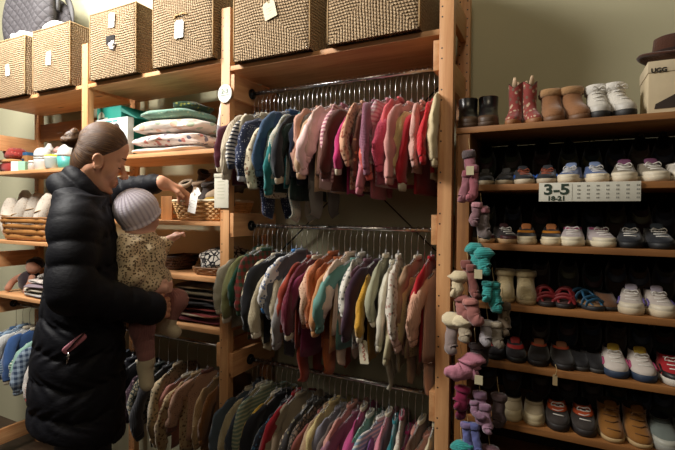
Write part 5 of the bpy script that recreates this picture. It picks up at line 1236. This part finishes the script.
X, Y_, Z_ = np.meshgrid(*[Q.lo[i]+np.arange(Q.n[i], dtype=np.float32)*Q.res for i in range(3)], indexing='ij')
uu = (X-W0.x)*UV_.x+(Y_-W0.y)*UV_.y; nn = (X-W0.x)*NV.x+(Y_-W0.y)*NV.y
uc, ua, nb = [np.interp(Z_, zs, [t[i] for t in tb]) for i in (1, 2, 3)]
ang = np.arctan2(nn, uu)
zq = Z_+.010*np.sin(ang*3)+.006*np.sin(ang*7+Z_*9)
pf = np.abs(np.sin(np.pi*zq/.092))**.45
pu = .0095*(pf-.8)+.0025*np.sin(ang*23+6*np.sin(Z_*40))*pf*(1-pf)*4
e = ((np.abs(uu-uc)/ua)**2.4+(np.abs(nn)/nb)**2.4)**(1/2.4)
d = (e-1)*np.minimum(ua, nb)*.92-pu
top = tb[-1][0]; d = np.maximum(d, Z_-(top+.012)); d = np.maximum(d, .79-.30*(uu+.2)-Z_)
Q.d = np.minimum(Q.d, d.astype(np.float32))
Q.cap(F_(70, 203, -.085), F_(73, 222, -.150), .050, .064, .04); Q.cap(V_(-.055, .06, 1.455), V_(-.04, .15, 1.415), .055, .062, .04); Q.cap(F_(75, 194, 0), F_(86, 204, 0), .056, .064, .05)
Q.cap(NS+ZV*.004, NE, .068, .062, .022, puff=.010, npuff=3); Q.cap(NE, NE.lerp(NW, .96), .062, .052, .022, puff=.008, npuff=4, ph=.5)
Q.cap(FS, FE, .062, .054, .03, puff=.008, npuff=3); Q.cap(FE, FE.lerp(FW, .97), .048, .037, .015, puff=.007, npuff=4)
Q.cap(F_(79, 345, -.225), F_(80, 440, -.235), .007, k=.014, sub=True)                  # side seam
Q.cap(F_(86, 330, -.235), F_(66, 352, -.245), .009, k=.012, sub=True)                  # pocket opening
Q.cap(NW+UV_*.012, NW+UV_*.05+NV*.02, .034, k=.006, sub=True)
coat = Q.mesh('quilted_coat', cm.m, wroot, 1)
q = Field(F_(91, 190)-Vector((.22, .22, .17)), F_(91, 190)+Vector((.22, .22, .17)), .004)
tt = math.radians(50); cu = UV_*math.cos(tt)-ZV*math.sin(tt); cz = UV_*math.sin(tt)+ZV*math.cos(tt)
for R_, r_, off, cc in ((.068, .026, .010, (84, 192)), (.080, .034, -.026, (84, 198))):
    C0 = F_(*cc)+cz*off
    for k in range(48):
        a0, a1 = 2*math.pi*k/48, 2*math.pi*(k+1)/48; r = r_+.0035*math.sin(k*2.2)
        q.cap(C0+cu*(R_*math.cos(a0))+NV*(R_*.92*math.sin(a0)), C0+cu*(R_*math.cos(a1))+NV*(R_*.92*math.sin(a1)), r, k=.008)
col_ = q.mesh('high_collar', cm.m, coat, 1); col_.location = (0, 0, 0)
bm = bmesh.new(); tube(bm, [F_(86, 331, -.243), F_(77, 340, -.247), F_(67, 351, -.249)], .0022, seg=6); o = link('pocket_zip', bm, black_metal, coat); o.location = (0, 0, 0)
bm = bmesh.new(); tube(bm, [F_(69, 352, -.25), F_(68, 358, -.252), F_(67, 364, -.252)], [.003, .0045, .003], .0015, seg=6); o = link('zip_pull', bm, chrome, coat); o.location = (0, 0, 0)
bm = bmesh.new(); tube(bm, catmull([F_(36, 372, -.215), F_(60, 398, -.235), F_(80, 410, -.24)], 3), .0001, seg=4); bm.free()
# trousers and shoes
q = Field(V_(-.04, 0, 0)-Vector((.30, .30, .0)), V_(-.04, 0, 1.0)+Vector((.30, .30, 0)), .008)
for s in (-1, 1): q.cap(V_(-.04, s*.09, .90), V_(-.02, s*.095, .50), .094, .068, .03); q.cap(V_(-.02, s*.095, .50), V_(-.05, s*.10, .13), .066, .055, .02)
q.mesh('trousers', fabric('#20222a', 'plain'), wroot, 1)
for s in (-1, 1):
    q = Field(V_(.03, s*.108, 0)-Vector((.22, .22, .0)), V_(.03, s*.108, .2)+Vector((.22, .22, 0)), .005)
    q.cap(V_(-.05, s*.10, .13), V_(-.05, s*.10, .055), .052, .050, .02); q.cap(V_(-.05, s*.10, .055), V_(.12, s*.117, .042), .050, .040, .03); q.cut((0, 0, .008), (0, 0, 1))
    q.mesh('shoe', plain('black_shoe', '#18171a', .5), wroot)
# phone in the coat pocket
ph = thing('mobile_phone', 'pink edged phone sticking out of the black coat pocket', 'phone', F_(74.5, 343.5, -.238))
a = F_(67.5, 350, -.238)-ph.location; b = F_(82.5, 338, -.238)-ph.location; ax_ = (b-a).normalized(); ay = ax_.cross(NV).normalized()
bm = bmesh.new(); R = []
for o_, s_ in ((-.0045, .9), (-.0035, 1), (.0035, 1), (.0045, .9)):
    R.append([ax_*(.036*s_*sgp(math.cos(t), .35))+ay*(.0105*s_*sgp(math.sin(t), .5))+NV*o_ for t in [2*math.pi*k/24 for k in range(24)]])
loft(bm, R); link('case', bm, plain('pink_case', '#c07a88', .5), ph)
# ------------- child
croot = thing('child', 'baby in lavender knitted hat and leopard print shirt carried on the woman\'s arm', 'person', V_(.15, -.05, 1.0))
CHD = (UV_*.80+NV*.58-ZV*.12).normalized(); CS = CHD.cross(ZV).normalized(); CZ = CS.cross(CHD).normalized(); cax = [tuple(CHD), tuple(CS), tuple(CZ)]
CC = F_(137.5, 212.5, -.02)
def K_(a, b, c): return CC+CHD*a+CS*b+CZ*c
B = Field(F_(150, 290)-Vector((.26, .26, .30)), F_(150, 290)+Vector((.26, .26, .42)), .0035)
B.ell(K_(0, 0, .005), (.070, .062, .068), cax, .01); B.ell(K_(.028, 0, -.030), (.048, .050, .036), cax, .02)
for s in (-1, 1):
    B.ell(K_(.040, s*.028, -.030), (.024, .022, .020), cax, .012); B.ell(K_(.066, s*.022, -.004), (.010, .011, .008), cax, .008, sub=True); B.ell(K_(.056, s*.022, -.005), (.010, .010, .009), cax, .003)
    B.ell(K_(-.002, s*.053, -.016), (.008, .006, .012), cax, .006)
B.cap(K_(.072, 0, -.006), K_(.080, 0, -.020), .004, .0065, .006); B.ell(K_(.062, 0, -.038), (.009, .011, .005), cax, .006); B.ell(K_(.055, 0, -.054), (.012, .014, .010), cax, .012)
CP, CT = F_(147, 297, -.02), F_(143, 250, -.02)
B.cap(K_(-.005, 0, -.03), CT, .034, .045, .03); B.cap(CT, CP, .058, .062, .04)
fa = [F_(152, 243, .045), F_(161, 247, .06), F_(169, 240, .05)]; na = [F_(128, 246, -.085), F_(129, 276, -.10), F_(155, 289, -.09)]
def hand(B, w, d, up, side, sz=1.0):
    p = w+d*.018*sz; B.cap(w, p+d*.010*sz, .014*sz, .015*sz, .01)
    for k in range(4):
        a = p+d*.020*sz+side*((.0135-.009*k)*sz); b = a+(d*.8-up*.4).normalized()*(.014+.002*(k in (1, 2)))*sz; c = b+(d*.3-up).normalized()*.011*sz
        B.cap(a-d*.01, b, .0056*sz, .0052*sz, .004); B.cap(b, c, .0052*sz, .0044*sz, .003)
    a = p+side*.013*sz; b = a+(side*.7+d*.7).normalized()*.014*sz; B.cap(a, b, .0062*sz, .0052*sz, .005); B.cap(b, b+(d*.9-up*.3)*.009*sz, .0052*sz, .0044*sz, .003)
B.cap(fa[0], fa[1], .026, .022, .02); B.cap(fa[1], fa[2], .021, .015, .01); hand(B, fa[2], (fa[2]-fa[1]).normalized()*.9+UV_*.3, ZV, NV*-1)
B.cap(na[0], na[1], .028, .024, .02); B.cap(na[1], na[2], .023, .016, .01); hand(B, na[2], (UV_*.95+NV*.2-ZV*.02).normalized(), -ZV*.4+NV*-.8, ZV, 1.08)
fl = [F_(150, 299, .03), F_(177, 300, .01), F_(169, 321, .01)]; nl_ = [F_(146, 303, -.06), F_(142, 328, -.09), F_(147, 362, -.08)]
fh, ft = F_(161, 326, .01), F_(175, 332, .0); nh, nt = F_(145, 366, -.075), F_(147, 384, -.085)
for L_, (h_, t_) in ((fl, (fh, ft)), (nl_, (nh, nt))):
    B.cap(L_[0], L_[1], .040, .030, .02); B.cap(L_[1], L_[2], .029, .020, .015); B.cap(L_[2], h_, .019, .017, .01); B.cap(h_, t_, .017, .014, .01)
cb = B.mesh('body', [bsk, lipm], croot, 1)
# hat
hatm = NT('lavender_knit'); uvn = hatm.n('ShaderNodeUVMap'); sp = hatm.n('ShaderNodeSeparateXYZ'); hatm.l(uvn.outputs[0], sp.inputs[0])
rb_ = hatm.math('ABSOLUTE', hatm.math('SINE', hatm.math('MULTIPLY', sp.outputs[0], math.pi*26)))
st_ = hatm.math('SINE', hatm.math('MULTIPLY', sp.outputs[1], 900)); hh = hatm.math('ADD', rb_, hatm.math('MULTIPLY', st_, .08))
hatm.l(hatm.mix(rb_, hx('#cfc2d3'), hx('#efe6f0')), hatm.b.inputs['Base Color']); hatm.b.inputs['Roughness'].default_value = .9; hatm.b.inputs['Sheen Weight'].default_value = .3; hatm.bump(hh, .6, .004)
q = Field(CC-Vector((.12,)*3), CC+Vector((.12,)*3), .003)
q.ell(K_(-.006, 0, .010), (.079, .072, .076), cax, .01)
X, Y_, Z_ = np.meshgrid(*[q.lo[i]+np.arange(q.n[i], dtype=np.float32)*q.res for i in range(3)], indexing='ij')
n_ = (-CHD*.66+CZ*.75).normalized(); p_ = K_(.060, 0, .018); hp = (X-p_.x)*n_.x+(Y_-p_.y)*n_.y+(Z_-p_.z)*n_.z
lowp = K_(-.02, 0, -.044); hp2 = hp
q.d = np.maximum(q.d, -hp).astype(np.float32)
bc = K_(.008, 0, -.018)
for k in range(40):                                                                  # rolled brim
    a0, a1 = 2*math.pi*k/40, 2*math.pi*(k+1)/40; e1 = (CHD-n_*CHD.dot(n_)).normalized(); e2 = CS
    cc_ = K_(-.006, 0, .010); off = (p_-cc_).dot(n_); cn = cc_+n_*off; rs_ = math.sqrt(max(.1, 1-(off/.078)**2))
    q.cap(cn+e1*(.0775*rs_*math.cos(a0))+e2*(.0715*rs_*math.sin(a0)), cn+e1*(.0775*rs_*math.cos(a1))+e2*(.0715*rs_*math.sin(a1)), .0065, k=.004)
hat2 = q.mesh('knitted_hat', hatm.m, croot, 0)
e1 = (CHD-n_*CHD.dot(n_)).normalized(); e2 = n_.cross(e1)
set_uv(hat2, lambda co: np.stack([np.arctan2((co-np.array(CC))@np.array(e1), -(co-np.array(CC))@np.array(e2))/(2*np.pi), (co-np.array(CC))@np.array(n_)], 1))
# shirt
lm = fabric('#ead2aa', 'leopard', '#a88862', 2.0, c3='#5c4632')
q = Field(CT-Vector((.2, .2, .16)), CT+Vector((.2, .2, .12)), .004)
q.cap(F_(141, 243, -.02), CT, .052, .064, .02); q.cap(CT, F_(146, 284, -.025), .066, .077, .03); q.cap(F_(136, 282, -.05), F_(158, 280, .0), .052, .048, .03)
q.cap(fa[0], fa[1], .037, .034, .02); q.cap(fa[1], fa[2], .032, .021, .01, puff=.004, npuff=2)
q.cap(na[0], na[1], .041, .041, .02); q.cap(na[1], na[1].lerp(na[2], .9), .040, .025, .02, puff=.004, npuff=2)
X, Y_, Z_ = np.meshgrid(*[q.lo[i]+np.arange(q.n[i], dtype=np.float32)*q.res for i in range(3)], indexing='ij')
wr = .0028*np.sin(70*X+40*Z_)+.0024*np.sin(95*Z_-60*Y_+2*np.sin(50*X)); q.d = (q.d+wr).astype(np.float32)
q.mesh('leopard_shirt', lm, croot, 1)
q = Field(F_(139, 234, -.02)-Vector((.09,)*3), F_(139, 234, -.02)+Vector((.09,)*3), .003)
for k in range(36):
    a0, a1 = 2*math.pi*k/36, 2*math.pi*(k+1)/36; c0 = F_(139, 236, -.02); r = .052+.003*math.sin(k*1.9)
    q.cap(c0+UV_*(r*math.cos(a0))+NV*(r*math.sin(a0)), c0+UV_*(r*math.cos(a1))+NV*(r*math.sin(a1)), .0075, k=.004)
q.mesh('ruffled_collar', lm, croot, 0)
pm = fabric('#a4706a', 'rib')
q = Field(F_(155, 315)-Vector((.22, .22, .20)), F_(155, 315)+Vector((.22, .22, .13)), .004)
q.cap(F_(146, 290, -.02), CP, .064, .066, .03)
for L_ in (fl, nl_): q.cap(L_[0], L_[1], .050, .040, .02); q.cap(L_[1], L_[1].lerp(L_[2], .92), .039, .027, .015, puff=.002, npuff=3)
q.mesh('leggings', pm, croot, 1)
bm_ = fabric('#d9ccac', 'fuzzy')
for (h_, t_, L_) in ((fh, ft, fl), (nh, nt, nl_)):
    q = Field(h_-Vector((.09,)*3), h_+Vector((.09,)*3), .0035)
    q.cap(L_[2].lerp(h_, -.1), h_, .025, .024, .012); q.cap(h_, t_, .026, .024, .012); u_ = (L_[1]-L_[2]).normalized()
    q.cap(L_[2]+u_*.012, L_[2]+u_*.003, .028, .027, .006)
    q.mesh('bootie', bm_, croot, 1)
